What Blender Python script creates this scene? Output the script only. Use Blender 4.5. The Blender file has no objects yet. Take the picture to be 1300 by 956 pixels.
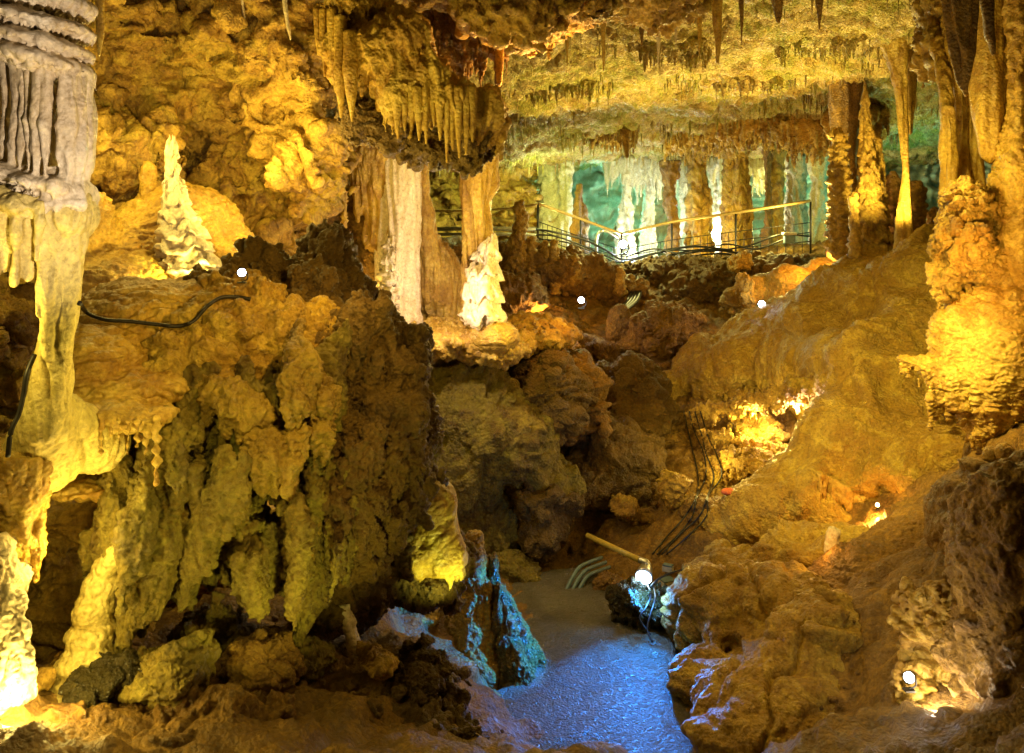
import bpy, math, random, time
import numpy as np
T0 = time.time()
scene = bpy.context.scene
COL = scene.collection
F_PX = 1100.0          # focal length in photograph pixels
HZ = 290.0             # eye level, as a row of the photograph
CZ = 4.2               # camera height above the wet path
f32 = np.float32

def P(px, py, Y):
    """point seen at photo position (px, py) at Y metres from the camera"""
    return ((px-650.0)/F_PX*Y, Y, CZ+(HZ-py)/F_PX*Y)

# ------------------------------------------------------------------ noise
_rs = np.random.RandomState(11)
_perm = _rs.permutation(256).astype(np.int32); _perm = np.concatenate([_perm, _perm, _perm])
_g = _rs.normal(size=(256, 3)); _g /= np.linalg.norm(_g, axis=1)[:, None]
_gx, _gy, _gz = [np.ascontiguousarray(_g[:, i]).astype(f32) for i in range(3)]

from concurrent.futures import ThreadPoolExecutor
_pool = ThreadPoolExecutor(4)
def perlin(x, y, z):
    if x.ndim == 1 and len(x) > 20000:
        n = 8; cuts = np.linspace(0, len(x), n+1).astype(int)
        fs = [_pool.submit(_perlin, x[a:b], y[a:b], z[a:b]) for a, b in zip(cuts[:-1], cuts[1:])]
        return np.concatenate([f.result() for f in fs])
    return _perlin(x, y, z)

def _perlin(x, y, z):
    x = x.astype(f32); y = y.astype(f32); z = z.astype(f32)
    xi = np.floor(x); yi = np.floor(y); zi = np.floor(z)
    fx = x-xi; fy = y-yi; fz = z-zi
    xi = xi.astype(np.int32) & 255; yi = yi.astype(np.int32) & 255; zi = zi.astype(np.int32) & 255
    u = fx*fx*fx*(fx*(fx*6-15)+10); v = fy*fy*fy*(fy*(fy*6-15)+10); w = fz*fz*fz*(fz*(fz*6-15)+10)
    def c(dx, dy, dz):
        h = _perm[_perm[_perm[xi+dx]+yi+dy]+zi+dz]
        return _gx[h]*(fx-dx)+_gy[h]*(fy-dy)+_gz[h]*(fz-dz)
    def l(a, b, t): return a+(b-a)*t
    x00 = l(c(0,0,0), c(1,0,0), u); x10 = l(c(0,1,0), c(1,1,0), u)
    x01 = l(c(0,0,1), c(1,0,1), u); x11 = l(c(0,1,1), c(1,1,1), u)
    return l(l(x00, x10, v), l(x01, x11, v), w)*1.6

def layer(p, typ, f, amp, off=0.0):
    fx, fy, fz = f if isinstance(f, tuple) else (f, f, f)
    n = perlin(p[:, 0]*fx+off, p[:, 1]*fy+off*1.7+31.3, p[:, 2]*fz+off*0.6+77.7)
    if typ == 'b': n = np.abs(n)*2-0.5
    elif typ == 'r': n = 0.6-np.abs(n)*2.2
    elif typ == 's': n = np.clip(n*3, -1, 1)*0.5
    elif typ == 'c': n = -np.exp(-(n/0.07)**2)         # cracks
    elif typ == 'p': n = -np.clip(-n-0.12, 0, 1)*3      # pits only
    return n*amp

def displace(p, nrm, style, off=0.0):
    d = np.zeros(len(p), f32)
    for i, (typ, f, amp) in enumerate(style):
        if typ == 'w':                                   # warp the sampling domain
            fx = f
            q = p.copy()
            q[:, 0] += perlin(p[:, 0]*fx+5, p[:, 1]*fx, p[:, 2]*fx)*amp
            q[:, 1] += perlin(p[:, 0]*fx, p[:, 1]*fx+9, p[:, 2]*fx)*amp
            q[:, 2] += perlin(p[:, 0]*fx, p[:, 1]*fx, p[:, 2]*fx+17)*amp*0.6
            p_s = q
            continue
        src = locals().get('p_s', p)
        d += layer(src, typ, f, amp, off+i*3.1)
    return p+nrm*d[:, None]

# ------------------------------------------------------------------ meshes
def mesh_from(name, v, quads):
    me = bpy.data.meshes.new(name)
    v = np.ascontiguousarray(v, dtype=f32); quads = np.ascontiguousarray(quads, dtype=np.int32)
    me.vertices.add(len(v)); me.vertices.foreach_set('co', v.ravel())
    n = len(quads)
    me.loops.add(n*4); me.loops.foreach_set('vertex_index', quads.ravel())
    me.polygons.add(n); me.polygons.foreach_set('loop_start', np.arange(0, n*4, 4, dtype=np.int32))
    me.polygons.foreach_set('loop_total', np.full(n, 4, np.int32)) if False else None
    me.update(calc_edges=True)
    me.polygons.foreach_set('use_smooth', np.ones(n, bool))
    return me

def coords(me):
    a = np.empty(len(me.vertices)*3, f32); me.vertices.foreach_get('co', a); return a.reshape(-1, 3)
def normals(me):
    a = np.empty(len(me.vertices)*3, f32); me.vertex_normals.foreach_get('vector', a); return a.reshape(-1, 3)
def setco(me, v):
    me.vertices.foreach_set('co', np.ascontiguousarray(v, dtype=f32).ravel()); me.update()

def subdiv(v, q):
    """one Catmull-Clark step on a closed quad mesh"""
    nv = len(v); nf = len(q)
    fp = v[q].mean(1)
    a = q; b = np.roll(q, -1, 1)
    lo = np.minimum(a, b).astype(np.int64); hi = np.maximum(a, b).astype(np.int64)
    key = (lo*nv+hi).ravel()
    uk, inv, cnt = np.unique(key, return_inverse=True, return_counts=True)
    inv = inv.ravel(); ne = len(uk); ea = (uk//nv).astype(np.int64); eb = (uk % nv).astype(np.int64)
    def acc(idx, val, n):
        return np.stack([np.bincount(idx, val[:, k], n) for k in range(3)], 1)
    fsum = acc(inv, np.repeat(fp, 4, 0), ne)
    mid = (v[ea]+v[eb])/2
    ep = np.where((cnt == 2)[:, None], (mid*2+fsum)/4, mid)
    val = np.bincount(np.r_[ea, eb], minlength=nv).astype(float)
    R = acc(np.r_[ea, eb], np.r_[mid, mid], nv)/np.maximum(val, 1)[:, None]
    fc = np.bincount(q.ravel(), minlength=nv).astype(float)
    Q = acc(q.ravel(), np.repeat(fp, 4, 0), nv)/np.maximum(fc, 1)[:, None]
    n = np.maximum(val, 3)[:, None]
    vp = (Q+2*R+(n-3)*v)/n
    E4 = inv.reshape(-1, 4)+nv; F = np.arange(nf)+nv+ne
    nq = np.concatenate([np.stack([q[:, k], E4[:, k], F, E4[:, (k-1) % 4]], 1) for k in range(4)])
    return np.concatenate([vp, ep, fp]).astype(f32), nq.astype(np.int32)

def tag(o, label=None, cat=None, group=None, kind=None):
    if label: o['label'] = label
    if cat: o['category'] = cat
    if group: o['group'] = group
    if kind: o['kind'] = kind
    return o

def link(name, me, m, parent=None, origin=True):
    """link a mesh built in world coordinates, its origin at its own foot"""
    o = bpy.data.objects.new(name, me); COL.objects.link(o)
    if m is not None: me.materials.clear(); me.materials.append(m)
    if parent is not None:
        o.parent = parent
        off = np.array(parent.location, f32)
        setco(me, coords(me)-off)
    elif origin and len(me.vertices):
        c = coords(me); lo = c.min(0); hi = c.max(0)
        b = np.array([(lo[0]+hi[0])/2, (lo[1]+hi[1])/2, lo[2]], f32)
        setco(me, c-b); o.location = [float(t) for t in b]
    return o

def empty(name, loc):
    o = bpy.data.objects.new(name, None); COL.objects.link(o); o.location = loc; o.empty_display_size = 0.1
    return o

# ------------------------------------------------------------------ distance fields -> closed rock
def E(px, py, Y, rx, ry, rd, roll=0):
    s = Y/F_PX
    return ('e', np.array(P(px, py, Y)), np.array([rx*s, rd, ry*s]), math.radians(roll))
def C(a, b, r0, r1):
    return ('c', np.array(P(*a)), np.array(P(*b)), r0*a[2]/F_PX, r1*b[2]/F_PX)
def cut(prim): return ('-',)+prim
def facets(px, py, Y, rx, ry, rd, seed, n=9, lo=.62, hi=.9):
    """random half spaces that chop flat faces onto a boulder"""
    rs = np.random.RandomState(seed); s = Y/F_PX; out = []
    for i in range(n):
        d = rs.normal(size=3); d[1] = -abs(d[1])*.9; d /= np.linalg.norm(d)
        r = np.array([rx*s, rd, ry*s]); ext = math.sqrt(float(((d*r)**2).sum()))
        c = np.array(P(px, py, Y))
        out.append(('-', 'h', c+d*ext*rs.uniform(lo, hi), d, r*1.6, c))
    return out

def prim_sd(pr, X, Yy, Z):
    if pr[0] == 'h':
        return -((X-pr[1][0])*pr[2][0]+(Yy-pr[1][1])*pr[2][1]+(Z-pr[1][2])*pr[2][2])
    if pr[0] == 'e':
        _, c, r, a = pr
        x = X-c[0]; y = Yy-c[1]; z = Z-c[2]
        if a:
            ca, sa = math.cos(a), math.sin(a)       # positive roll: clockwise in the picture
            x, z = x*ca-z*sa, x*sa+z*ca
        k0 = np.sqrt((x/r[0])**2+(y/r[1])**2+(z/r[2])**2)
        k1 = np.sqrt((x/r[0]**2)**2+(y/r[1]**2)**2+(z/r[2]**2)**2)
        return k0*(k0-1)/(k1+1e-6)
    _, a, b, r0, r1 = pr
    d = b-a; L2 = float(d@d)
    t = np.clip(((X-a[0])*d[0]+(Yy-a[1])*d[1]+(Z-a[2])*d[2])/L2, 0, 1)
    return np.sqrt((X-a[0]-t*d[0])**2+(Yy-a[1]-t*d[1])**2+(Z-a[2]-t*d[2])**2)-(r0+(r1-r0)*t)

def prim_box(pr):
    if pr[0] == 'h': return pr[4]-pr[3], pr[4]+pr[3]
    if pr[0] == 'e':
        m = max(pr[2][0], pr[2][2]) if pr[3] else None
        r = np.array([m, pr[2][1], m]) if m else pr[2]
        return pr[1]-r, pr[1]+r
    return np.minimum(pr[1]-pr[3], pr[2]-pr[4]), np.maximum(pr[1]+pr[3], pr[2]+pr[4])

def cone_field(xs, ys, cell, seed, dens=0.8, rad=0.55):
    """2-D field of jittered cones, 0..1: one icicle per grid cell"""
    X, Y = np.meshgrid(xs, ys, indexing='ij')
    i0 = np.floor(X/cell).astype(int); j0 = np.floor(Y/cell).astype(int)
    best = np.zeros_like(X)
    for di in (-1, 0, 1):
        for dj in (-1, 0, 1):
            i = i0+di; j = j0+dj
            h = (i*73856093 ^ j*19349663 ^ seed*83492791) & 0xffffff
            r1 = (h % 997)/997.0; r2 = ((h//997) % 991)/991.0; r3 = ((h//7) % 983)/983.0
            cx = (i+r1)*cell; cy = (j+r2)*cell
            d = np.sqrt((X-cx)**2+(Y-cy)**2)/(cell*rad*(0.6+0.8*r2))
            val = np.where(r3 < dens, (0.3+0.7*r1)*np.clip(1-d, 0, 1), 0)
            best = np.maximum(best, val)
    return best

def surfnet(F, h, org):
    s = F < 0
    nx, ny, nz = F.shape
    cnt = np.zeros((nx-1, ny-1, nz-1), np.int8)
    for a in (0, 1):
        for b in (0, 1):
            for c in (0, 1): cnt += s[a:nx-1+a, b:ny-1+b, c:nz-1+c]
    act = (cnt > 0) & (cnt < 8)
    I, J, K = np.nonzero(act)
    idx = np.full(act.shape, -1, np.int32); idx[act] = np.arange(len(I))
    V = {}
    for a in (0, 1):
        for b in (0, 1):
            for c in (0, 1): V[a, b, c] = F[I+a, J+b, K+c]
    acc = np.zeros((len(I), 3), f32); n = np.zeros(len(I), f32)
    for ax in range(3):
        for b in (0, 1):
            for c in (0, 1):
                k0 = [b, c]; k0.insert(ax, 0); k1 = [b, c]; k1.insert(ax, 1)
                A = V[tuple(k0)]; B = V[tuple(k1)]
                m = (A < 0) != (B < 0)
                t = np.where(m, A/np.where(m, A-B, 1), 0)
                q = np.zeros((len(I), 3), f32); q[:] = k0; q[:, ax] = t
                acc += q*m[:, None]; n += m
    v = (np.stack([I, J, K], 1)+acc/np.maximum(n, 1)[:, None])*h+org
    Q = []
    for ax in range(3):
        lo = [slice(None)]*3; hi = [slice(None)]*3
        lo[ax] = slice(0, -1); hi[ax] = slice(1, None)
        A = s[tuple(lo)]; B = s[tuple(hi)]
        e = np.argwhere(A != B)
        o1, o2 = [a for a in range(3) if a != ax]
        ok = (e[:, o1] > 0) & (e[:, o2] > 0) & (e[:, o1] < F.shape[o1]-1) & (e[:, o2] < F.shape[o2]-1)
        e = e[ok]
        ins = A[tuple(e.T)]
        def at(d1, d2):
            q = e.copy(); q[:, o1] += d1; q[:, o2] += d2
            return idx[tuple(q.T)]
        quad = np.stack([at(-1, -1), at(0, -1), at(0, 0), at(-1, 0)], 1)
        fl = ins if ax != 1 else ~ins
        quad = np.where(fl[:, None], quad, quad[:, ::-1])
        Q.append(quad)
    return v.astype(f32), np.concatenate(Q)

STATS = [0, 0]; RES = 0.84
def field(prims, h, k=0.08, noise=(), drips=None, seed=1, ups=None):
    los, his = zip(*[prim_box(p if p[0] != '-' else p[1:]) for p in prims if p[0] != '-'])
    pad = 0.12+3*h+sum(a for _, _, a in noise)*0.6
    lo = np.min(los, 0)-pad; hi = np.max(his, 0)+pad
    if drips: lo[2] -= drips[1]
    if ups: hi[2] += ups[1]
    n = np.ceil((hi-lo)/h).astype(int)+1
    xs, ys, zs = [(lo[i]+np.arange(n[i])*h).astype(f32) for i in range(3)]
    X, Y, Z = xs[:, None, None], ys[None, :, None], zs[None, None, :]
    F = None
    big = 1.0
    F = np.full(tuple(n), big, f32)
    for pr in prims:
        neg = pr[0] == '-'
        if neg: pr = pr[1:]
        a, b = prim_box(pr); m = 0.35+k
        i0 = np.clip(np.floor((a-m-lo)/h).astype(int), 0, n); i1 = np.clip(np.ceil((b+m-lo)/h).astype(int)+1, 0, n)
        sl = tuple(slice(i0[i], i1[i]) for i in range(3))
        if any(i1[i] <= i0[i] for i in range(3)): continue
        d = prim_sd(pr, X[sl[0]], Y[:, sl[1]], Z[:, :, sl[2]]).astype(f32)
        G = F[sl]
        if neg:
            d = -d
            t = np.clip(0.5+0.5*(d-G)/k, 0, 1)
            F[sl] = G+(d-G)*t+k*t*(1-t)
        else:
            t = np.clip(0.5+0.5*(G-d)/k, 0, 1)
            F[sl] = G+(d-G)*t-k*t*(1-t)
    if noise:
        amp = sum(a for _, _, a in noise)
        m = np.abs(F) < amp*1.3+2*h
        I, J, K = np.nonzero(m)
        p = np.stack([xs[I], ys[J], zs[K]], 1)
        d = np.zeros(len(I), f32)
        for q, (typ, fr, a) in enumerate(noise): d += layer(p, typ, fr, a, seed*7.7+q*2)
        F[m] -= d
    for spec, sgn in ((drips, 1), (ups, -1)):
        if not spec: continue
        cell, D = spec[0], spec[1]; dens = spec[2] if len(spec) > 2 else 0.8; zmax = spec[3] if len(spec) > 3 else None
        cf = cone_field(xs, ys, cell, seed+13, dens)*D/h
        G = F.copy()
        steps = 4
        kk = np.arange(n[2])
        for st in range(1, steps+1):
            sh = cf*st/steps*sgn
            kf = kk[None, None, :]+sh[:, :, None]
            kf = np.clip(kf, 0, n[2]-1.001)
            k0 = kf.astype(np.int32); t = (kf-k0).astype(f32)
            A = np.take_along_axis(G, k0, 2); B = np.take_along_axis(G, k0+1, 2)
            W = A+(B-A)*t
            F = np.where((sh != 0)[:, :, None], np.minimum(F, W), F)
    F[[0, -1]] = big; F[:, [0, -1]] = big; F[:, :, [0, -1]] = big
    return surfnet(F, h, lo)

def mass(name, label, cat, m, prims, h=0.04, k=0.08, noise=(), drips=None, ups=None, style=(), sub=1,
         seed=1, group=None, kind=None, parent=None):
    v, q = field(prims, h*RES, k, noise, drips, seed, ups)
    for _ in range(sub): v, q = subdiv(v, q)
    me = mesh_from(name, v, q)
    if style: setco(me, displace(coords(me), normals(me), style, seed*1.37))
    STATS[0] += len(me.vertices)
    o = link(name, me, m, parent)
    if parent is None: tag(o, label, cat, group, kind)
    elif label: o['label'] = label
    return o

# ------------------------------------------------------------------ turned columns, stalactites
def turned(name, label, cat, m, pts, style=(), seg=28, dz=0.02, seed=1, group=None, parent=None, flat=1.0, power=1.0,
           tiers=None):
    """pts: [(px, py, Y, r_px), ...] top to bottom; a closed, swept rock column"""
    A = np.array([list(P(a, b, c))+[r*c/F_PX] for a, b, c, r in pts])
    L = np.r_[0, np.cumsum(np.linalg.norm(np.diff(A[:, :3], axis=0), axis=1))]
    n = max(8, int(L[-1]/dz))
    t = np.linspace(0, L[-1], n)
    cen = np.stack([np.interp(t, L, A[:, i]) for i in range(4)], 1)
    ker = np.ones(5)/5
    if n > 14:
        for i in range(2):
            c2 = np.convolve(np.pad(cen[:, i], 2, mode='edge'), ker, 'valid'); cen[:, i] = c2
    rr = cen[:, 3].copy()
    if tiers:                                   # (period m, depth 0..1): bells that overhang the one below
        ph = (t/tiers[0]+0.35*perlin(t/tiers[0]*0.7, t*0+seed, t*0)) % 1.0
        rr = rr*(1-tiers[1]*(1-ph**1.6))
    ang = np.linspace(0, 2*math.pi, seg, endpoint=False)
    vx = cen[:, 0][:, None]+np.cos(ang)[None]*rr[:, None]
    vy = cen[:, 1][:, None]+np.sin(ang)[None]*rr[:, None]*flat
    vz = np.repeat(cen[:, 2][:, None], seg, 1)
    if tiers:
        lob = perlin(np.cos(ang)*2.2+seed, np.sin(ang)*2.2, ang*0)[None]*0.5*tiers[0]
        vz = vz+lob
    v = np.stack([vx, vy, vz], 2).reshape(-1, 3)
    v = np.concatenate([v, cen[:1, :3]+[[0, 0, rr[0]*0.3]], cen[-1:, :3]-[[0, 0, rr[-1]*0.8]]])
    i = np.arange(n-1)[:, None]*seg; j = np.arange(seg)[None]; j2 = (j+1) % seg
    q = np.stack([i+j, i+seg+j, i+seg+j2, i+j2], 2).reshape(-1, 4)
    top = n*seg; bot = top+1
    jj = np.arange(0, seg, 2)
    q1 = np.stack([jj*0+top, jj, (jj+1) % seg, (jj+2) % seg], 1)
    b0 = (n-1)*seg
    q2 = np.stack([jj*0+bot, b0+(jj+2) % seg, b0+(jj+1) % seg, b0+jj], 1)
    q = np.concatenate([q, q1, q2])
    me = mesh_from(name, v, q)
    if style:
        c = coords(me); nn = normals(me)
        fade = np.clip(np.r_[np.repeat(rr, seg), rr[0], rr[-1]]/max(rr.max()*0.5, 1e-6), 0.1, 1)[:, None]
        c2 = displace(c, nn, style, seed*2.3)
        c = c+(c2-c)*fade
        setco(me, c)
    STATS[0] += len(me.vertices)
    o = link(name, me, m, parent)
    if parent is None: tag(o, label, cat, group)
    return o

def multi(verts_quads):
    vs, qs, o = [], [], 0
    for v, q in verts_quads:
        vs.append(v); qs.append(np.asarray(q)+o); o += len(v)
    return np.concatenate(vs), np.concatenate(qs)

def tube(pts, r, seg=8):
    """bent tube through world points"""
    A = np.array(pts, float)
    if np.ndim(r) == 0: r = np.full(len(A), float(r))
    T = np.gradient(A, axis=0); T /= np.linalg.norm(T, axis=1)[:, None]+1e-9
    up = np.array([0, 0, 1.0]); out = []
    N = np.cross(T, up); bad = np.linalg.norm(N, axis=1) < 0.15
    N[bad] = np.cross(T[bad], [0, 1.0, 0]); N /= np.linalg.norm(N, axis=1)[:, None]
    B = np.cross(N, T)
    ang = np.linspace(0, 2*math.pi, seg, endpoint=False)
    v = A[:, None]+(np.cos(ang)[None, :, None]*N[:, None]+np.sin(ang)[None, :, None]*B[:, None])*np.asarray(r)[:, None, None]
    n = len(A)
    v = v.reshape(-1, 3); v = np.concatenate([v, A[:1], A[-1:]])
    i = np.arange(n-1)[:, None]*seg; j = np.arange(seg)[None]; j2 = (j+1) % seg
    q = np.stack([i+j, i+seg+j, i+seg+j2, i+j2], 2).reshape(-1, 4)
    jj = np.arange(0, seg, 2)
    q1 = np.stack([jj*0+n*seg, jj, (jj+1) % seg, (jj+2) % seg], 1)
    b0 = (n-1)*seg
    q2 = np.stack([jj*0+n*seg+1, b0+(jj+2) % seg, b0+(jj+1) % seg, b0+jj], 1)
    return v, np.concatenate([q, q1, q2])

def spline(pts, n=8):
    """Catmull-Rom through points"""
    A = np.array(pts, float); A = np.concatenate([2*A[:1]-A[1:2], A, 2*A[-1:]-A[-2:-1]])
    out = []
    for i in range(1, len(A)-2):
        for t in np.linspace(0, 1, n, endpoint=False):
            a, b, c, d = A[i-1:i+3]
            out.append(0.5*((2*b)+(-a+c)*t+(2*a-5*b+4*c-d)*t*t+(-a+3*b-3*c+d)*t**3))
    out.append(A[-2])
    return np.array(out)

def boxvq(c, s, rz=0, tilt=0):
    x, y, z = s[0]/2, s[1]/2, s[2]/2
    v = np.array([[a, b, d] for a in (-x, x) for b in (-y, y) for d in (-z, z)])
    if tilt:
        ct, st = math.cos(tilt), math.sin(tilt); v = v@np.array([[ct, 0, st], [0, 1, 0], [-st, 0, ct]])
    cr, sr = math.cos(rz), math.sin(rz)
    v = v@np.array([[cr, sr, 0], [-sr, cr, 0], [0, 0, 1]])
    q = [[0, 1, 3, 2], [4, 6, 7, 5], [0, 4, 5, 1], [2, 3, 7, 6], [0, 2, 6, 4], [1, 5, 7, 3]]
    return v+np.array(c), np.array(q)

def solid(name, vq, m, parent=None, smooth=True, bevel=0):
    v, q = vq
    me = mesh_from(name, v, q)
    if not smooth: me.polygons.foreach_set('use_smooth', np.zeros(len(me.polygons), bool))
    o = link(name, me, m, parent)
    if bevel:
        b = o.modifiers.new('b', 'BEVEL'); b.width = bevel; b.segments = 2
    return o

# ------------------------------------------------------------------ materials
def rock(name, cols, scale=1.0, bump=0.5, rough=(0.35, 0.75), fine=1.0, stretch=1.0, pink=None):
    m = bpy.data.materials.new(name); m.use_nodes = True
    bf = .9 if stretch == 2 else .5
    cols = [(a, b, c*bf) for a, b, c in cols]; stretch = 1.0
    nt = m.node_tree; nt.nodes.clear()
    N = nt.nodes.new; L = nt.links.new
    out = N('ShaderNodeOutputMaterial'); bs = N('ShaderNodeBsdfPrincipled'); L(bs.outputs[0], out.inputs[0])
    geo = N('ShaderNodeNewGeometry')
    mp = N('ShaderNodeMapping'); mp.inputs['Scale'].default_value = (1, 1, stretch); L(geo.outputs['Position'], mp.inputs[0])
    def noise(sc, det=6, ro=0.6, dist=0.0, src=mp.outputs[0]):
        n = N('ShaderNodeTexNoise'); n.inputs['Scale'].default_value = sc; n.inputs['Detail'].default_value = det
        n.inputs['Roughness'].default_value = ro; n.inputs['Distortion'].default_value = dist
        L(src, n.inputs['Vector']); return n.outputs['Fac']
    def ramp(src, stops, interp='LINEAR'):
        r = N('ShaderNodeValToRGB'); r.color_ramp.interpolation = interp
        e = r.color_ramp.elements
        while len(e) < len(stops): e.new(0.5)
        for i, (p, c) in enumerate(stops): e[i].position = p; e[i].color = (*c, 1) if len(c) == 3 else c
        L(src, r.inputs[0]); return r.outputs[0]
    def mix(f, a, b, mode='MIX'):
        x = N('ShaderNodeMix'); x.data_type = 'RGBA'; x.blend_type = mode
        if isinstance(f, float): x.inputs[0].default_value = f
        else: L(f, x.inputs[0])
        L(a, x.inputs[6]); L(b, x.inputs[7]); return x.outputs[2]
    n1 = noise(0.9*scale, 8, 0.62, 0.6); n2 = noise(5.0*scale, 8, 0.7, 0.9); n3 = noise(28*fine, 5, 0.7)
    k = len(cols)
    c1 = ramp(n1, [(0.32+0.36*i/(k-1), cols[i]) for i in range(k)])
    c2 = ramp(n2, [(0.30+0.40*i/(k-1), cols[(i*2+1) % k]) for i in range(k)])
    base = mix(0.5, c1, c2)
    sp = ramp(n3, [(0.33, (0.48, 0.42, 0.35)), (0.47, (.88, .86, .83)), (0.56, (1, 1, 1)), (0.70, (1.35, 1.3, 1.2))])
    base = mix(0.8, base, sp, 'MULTIPLY')
    L(base, bs.inputs['Base Color'])
    rr = ramp(n2, [(0.3, (rough[0],)*3), (0.7, (rough[1],)*3)]); L(rr, bs.inputs['Roughness'])
    bs.inputs['Specular IOR Level'].default_value = 0.5
    # bump: three scales
    nb1 = noise(11*fine, 7, 0.68, 0.4)
    vo = N('ShaderNodeTexVoronoi'); vo.inputs['Scale'].default_value = 34*fine; L(mp.outputs[0], vo.inputs['Vector'])
    nb2 = noise(60*fine, 5, 0.7)
    ad = N('ShaderNodeMath'); ad.operation = 'MULTIPLY_ADD'; L(vo.outputs['Distance'], ad.inputs[0]); ad.inputs[1].default_value = -0.35; L(nb1, ad.inputs[2])
    ad2 = N('ShaderNodeMath'); ad2.operation = 'MULTIPLY_ADD'; L(nb2, ad2.inputs[0]); ad2.inputs[1].default_value = 0.3; L(ad.outputs[0], ad2.inputs[2])
    bp = N('ShaderNodeBump'); bp.inputs['Strength'].default_value = bump; bp.inputs['Distance'].default_value = 0.15
    L(ad2.outputs[0], bp.inputs['Height']); L(bp.outputs[0], bs.inputs['Normal'])
    return m

def plain(name, col, rough=0.5, metal=0.0, emit=None, es=0.0, noise=0.15):
    m = bpy.data.materials.new(name); m.use_nodes = True
    nt = m.node_tree; bs = nt.nodes['Principled BSDF']
    bs.inputs['Roughness'].default_value = rough; bs.inputs['Metallic'].default_value = metal
    n = nt.nodes.new('ShaderNodeTexNoise'); n.inputs['Scale'].default_value = 20; n.inputs['Detail'].default_value = 6
    g = nt.nodes.new('ShaderNodeNewGeometry'); nt.links.new(g.outputs['Position'], n.inputs['Vector'])
    r = nt.nodes.new('ShaderNodeValToRGB')
    r.color_ramp.elements[0].position = 0.35; r.color_ramp.elements[1].position = 0.65
    r.color_ramp.elements[0].color = tuple(c*(1-noise*2) for c in col)+(1,); r.color_ramp.elements[1].color = tuple(col)+(1,)
    nt.links.new(n.outputs['Fac'], r.inputs[0]); nt.links.new(r.outputs[0], bs.inputs['Base Color'])
    if emit: bs.inputs['Emission Color'].default_value = (*emit, 1); bs.inputs['Emission Strength'].default_value = es
    return m

def lamp(px, py, Y, col, watts, r=0.05, aim=None, cone=90, blend=0.6, name='cave_light'):
    if aim is None:
        l = bpy.data.lights.new(name, 'POINT')
    else:
        l = bpy.data.lights.new(name, 'SPOT'); l.spot_size = math.radians(cone); l.spot_blend = blend
    l.energy = watts; l.color = col; l.shadow_soft_size = r
    o = bpy.data.objects.new(name, l); COL.objects.link(o); o.location = P(px, py, Y)
    if aim is not None:
        from mathutils import Vector
        d = Vector(P(*aim))-Vector(o.location); o.rotation_euler = d.to_track_quat('-Z', 'Y').to_euler()
    return o
# ================================================================== CAMERA, WORLD
cam = bpy.data.cameras.new('camera'); co = bpy.data.objects.new('camera', cam); COL.objects.link(co)
co.location = (0, 0, CZ); co.rotation_euler = (math.radians(90), 0, 0)
cam.sensor_width = 36; cam.lens = 36*F_PX/1300; cam.shift_y = (HZ-478)/1300; cam.clip_end = 200; cam.clip_start = 0.05
scene.camera = co
w = bpy.data.worlds.new('World'); scene.world = w; w.use_nodes = True
bg = w.node_tree.nodes['Background']; bg.inputs[0].default_value = (1.0, 0.66, 0.17, 1); bg.inputs[1].default_value = 0.028
scene.view_settings.view_transform = 'Standard'; scene.view_settings.look = 'None'
scene.view_settings.exposure = 0.0; scene.view_settings.gamma = 1.0

# ================================================================== MATERIALS
M = {}
M['ochre'] = rock('ochre limestone', [(.20,.095,.025),(.50,.30,.08),(.64,.45,.18),(.13,.06,.018),(.42,.34,.09),(.34,.18,.05)])
M['cream'] = rock('cream calcite', [(.60,.50,.34),(.78,.70,.58),(.42,.30,.16),(.70,.58,.42)], bump=0.35, rough=(.25,.6), stretch=2)
M['cream2'] = rock('stained cream calcite', [(.55,.42,.22),(.70,.58,.38),(.38,.25,.10),(.62,.50,.28)], bump=0.4, rough=(.25,.6))
M['gold'] = rock('golden flowstone', [(.44,.26,.065),(.62,.42,.14),(.28,.145,.035),(.60,.44,.19),(.38,.22,.055)], scale=.9, bump=0.42, rough=(.25,.6))
M['slope'] = rock('clay stained flowstone', [(.24,.13,.035),(.53,.35,.10),(.38,.22,.055),(.62,.45,.16),(.46,.29,.08)], scale=.8, bump=0.62, rough=(.25,.6))
M['blueish'] = rock('wet brown stalagmite', [(.22,.13,.06),(.34,.24,.14),(.16,.09,.04)], bump=0.9, rough=(.10,.3))
M['coral'] = rock('olive gold dripstone', [(.26,.165,.045),(.50,.35,.11),(.34,.24,.06),(.15,.08,.025),(.44,.29,.09)], bump=.55, rough=(.25,.6))
M['brown'] = rock('brown clay rock', [(.10,.045,.014),(.25,.13,.04),(.36,.21,.07),(.16,.085,.03),(.42,.27,.10)], bump=0.6)
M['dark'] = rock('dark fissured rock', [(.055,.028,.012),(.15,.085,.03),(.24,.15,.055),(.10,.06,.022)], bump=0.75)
M['olive'] = rock('olive coral rock', [(.17,.11,.03),(.40,.31,.09),(.24,.20,.055),(.09,.05,.018),(.48,.37,.13)], bump=0.7, fine=.8)
M['ceil'] = rock('mottled ceiling rock', [(.34,.19,.05),(.66,.48,.20),(.36,.38,.09),(.76,.58,.52),(.24,.12,.035),(.60,.44,.15),(.40,.42,.12)], scale=.9, bump=0.9)
M['pale'] = rock('pale alcove calcite', [(.50,.46,.28),(.66,.62,.46),(.36,.30,.13),(.58,.56,.38)], bump=0.5, stretch=2)
M['wet'] = rock('wet black rock', [(.05,.04,.03),(.12,.09,.06),(.07,.06,.05)], bump=0.9, rough=(.08,.3))
M['path'] = rock('wet gravel path', [(.08,.07,.05),(.18,.16,.12),(.11,.10,.07)], scale=1.5, bump=0.6, rough=(.20,.50), fine=1.3, stretch=2)
M['wet_highlight'] = rock('pale wet highlight rock', [(.5,.45,.42),(.7,.66,.66),(.3,.22,.16)], bump=.8, rough=(.05,.2), stretch=2)  # pale tone carries the highlight of wet rock
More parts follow.
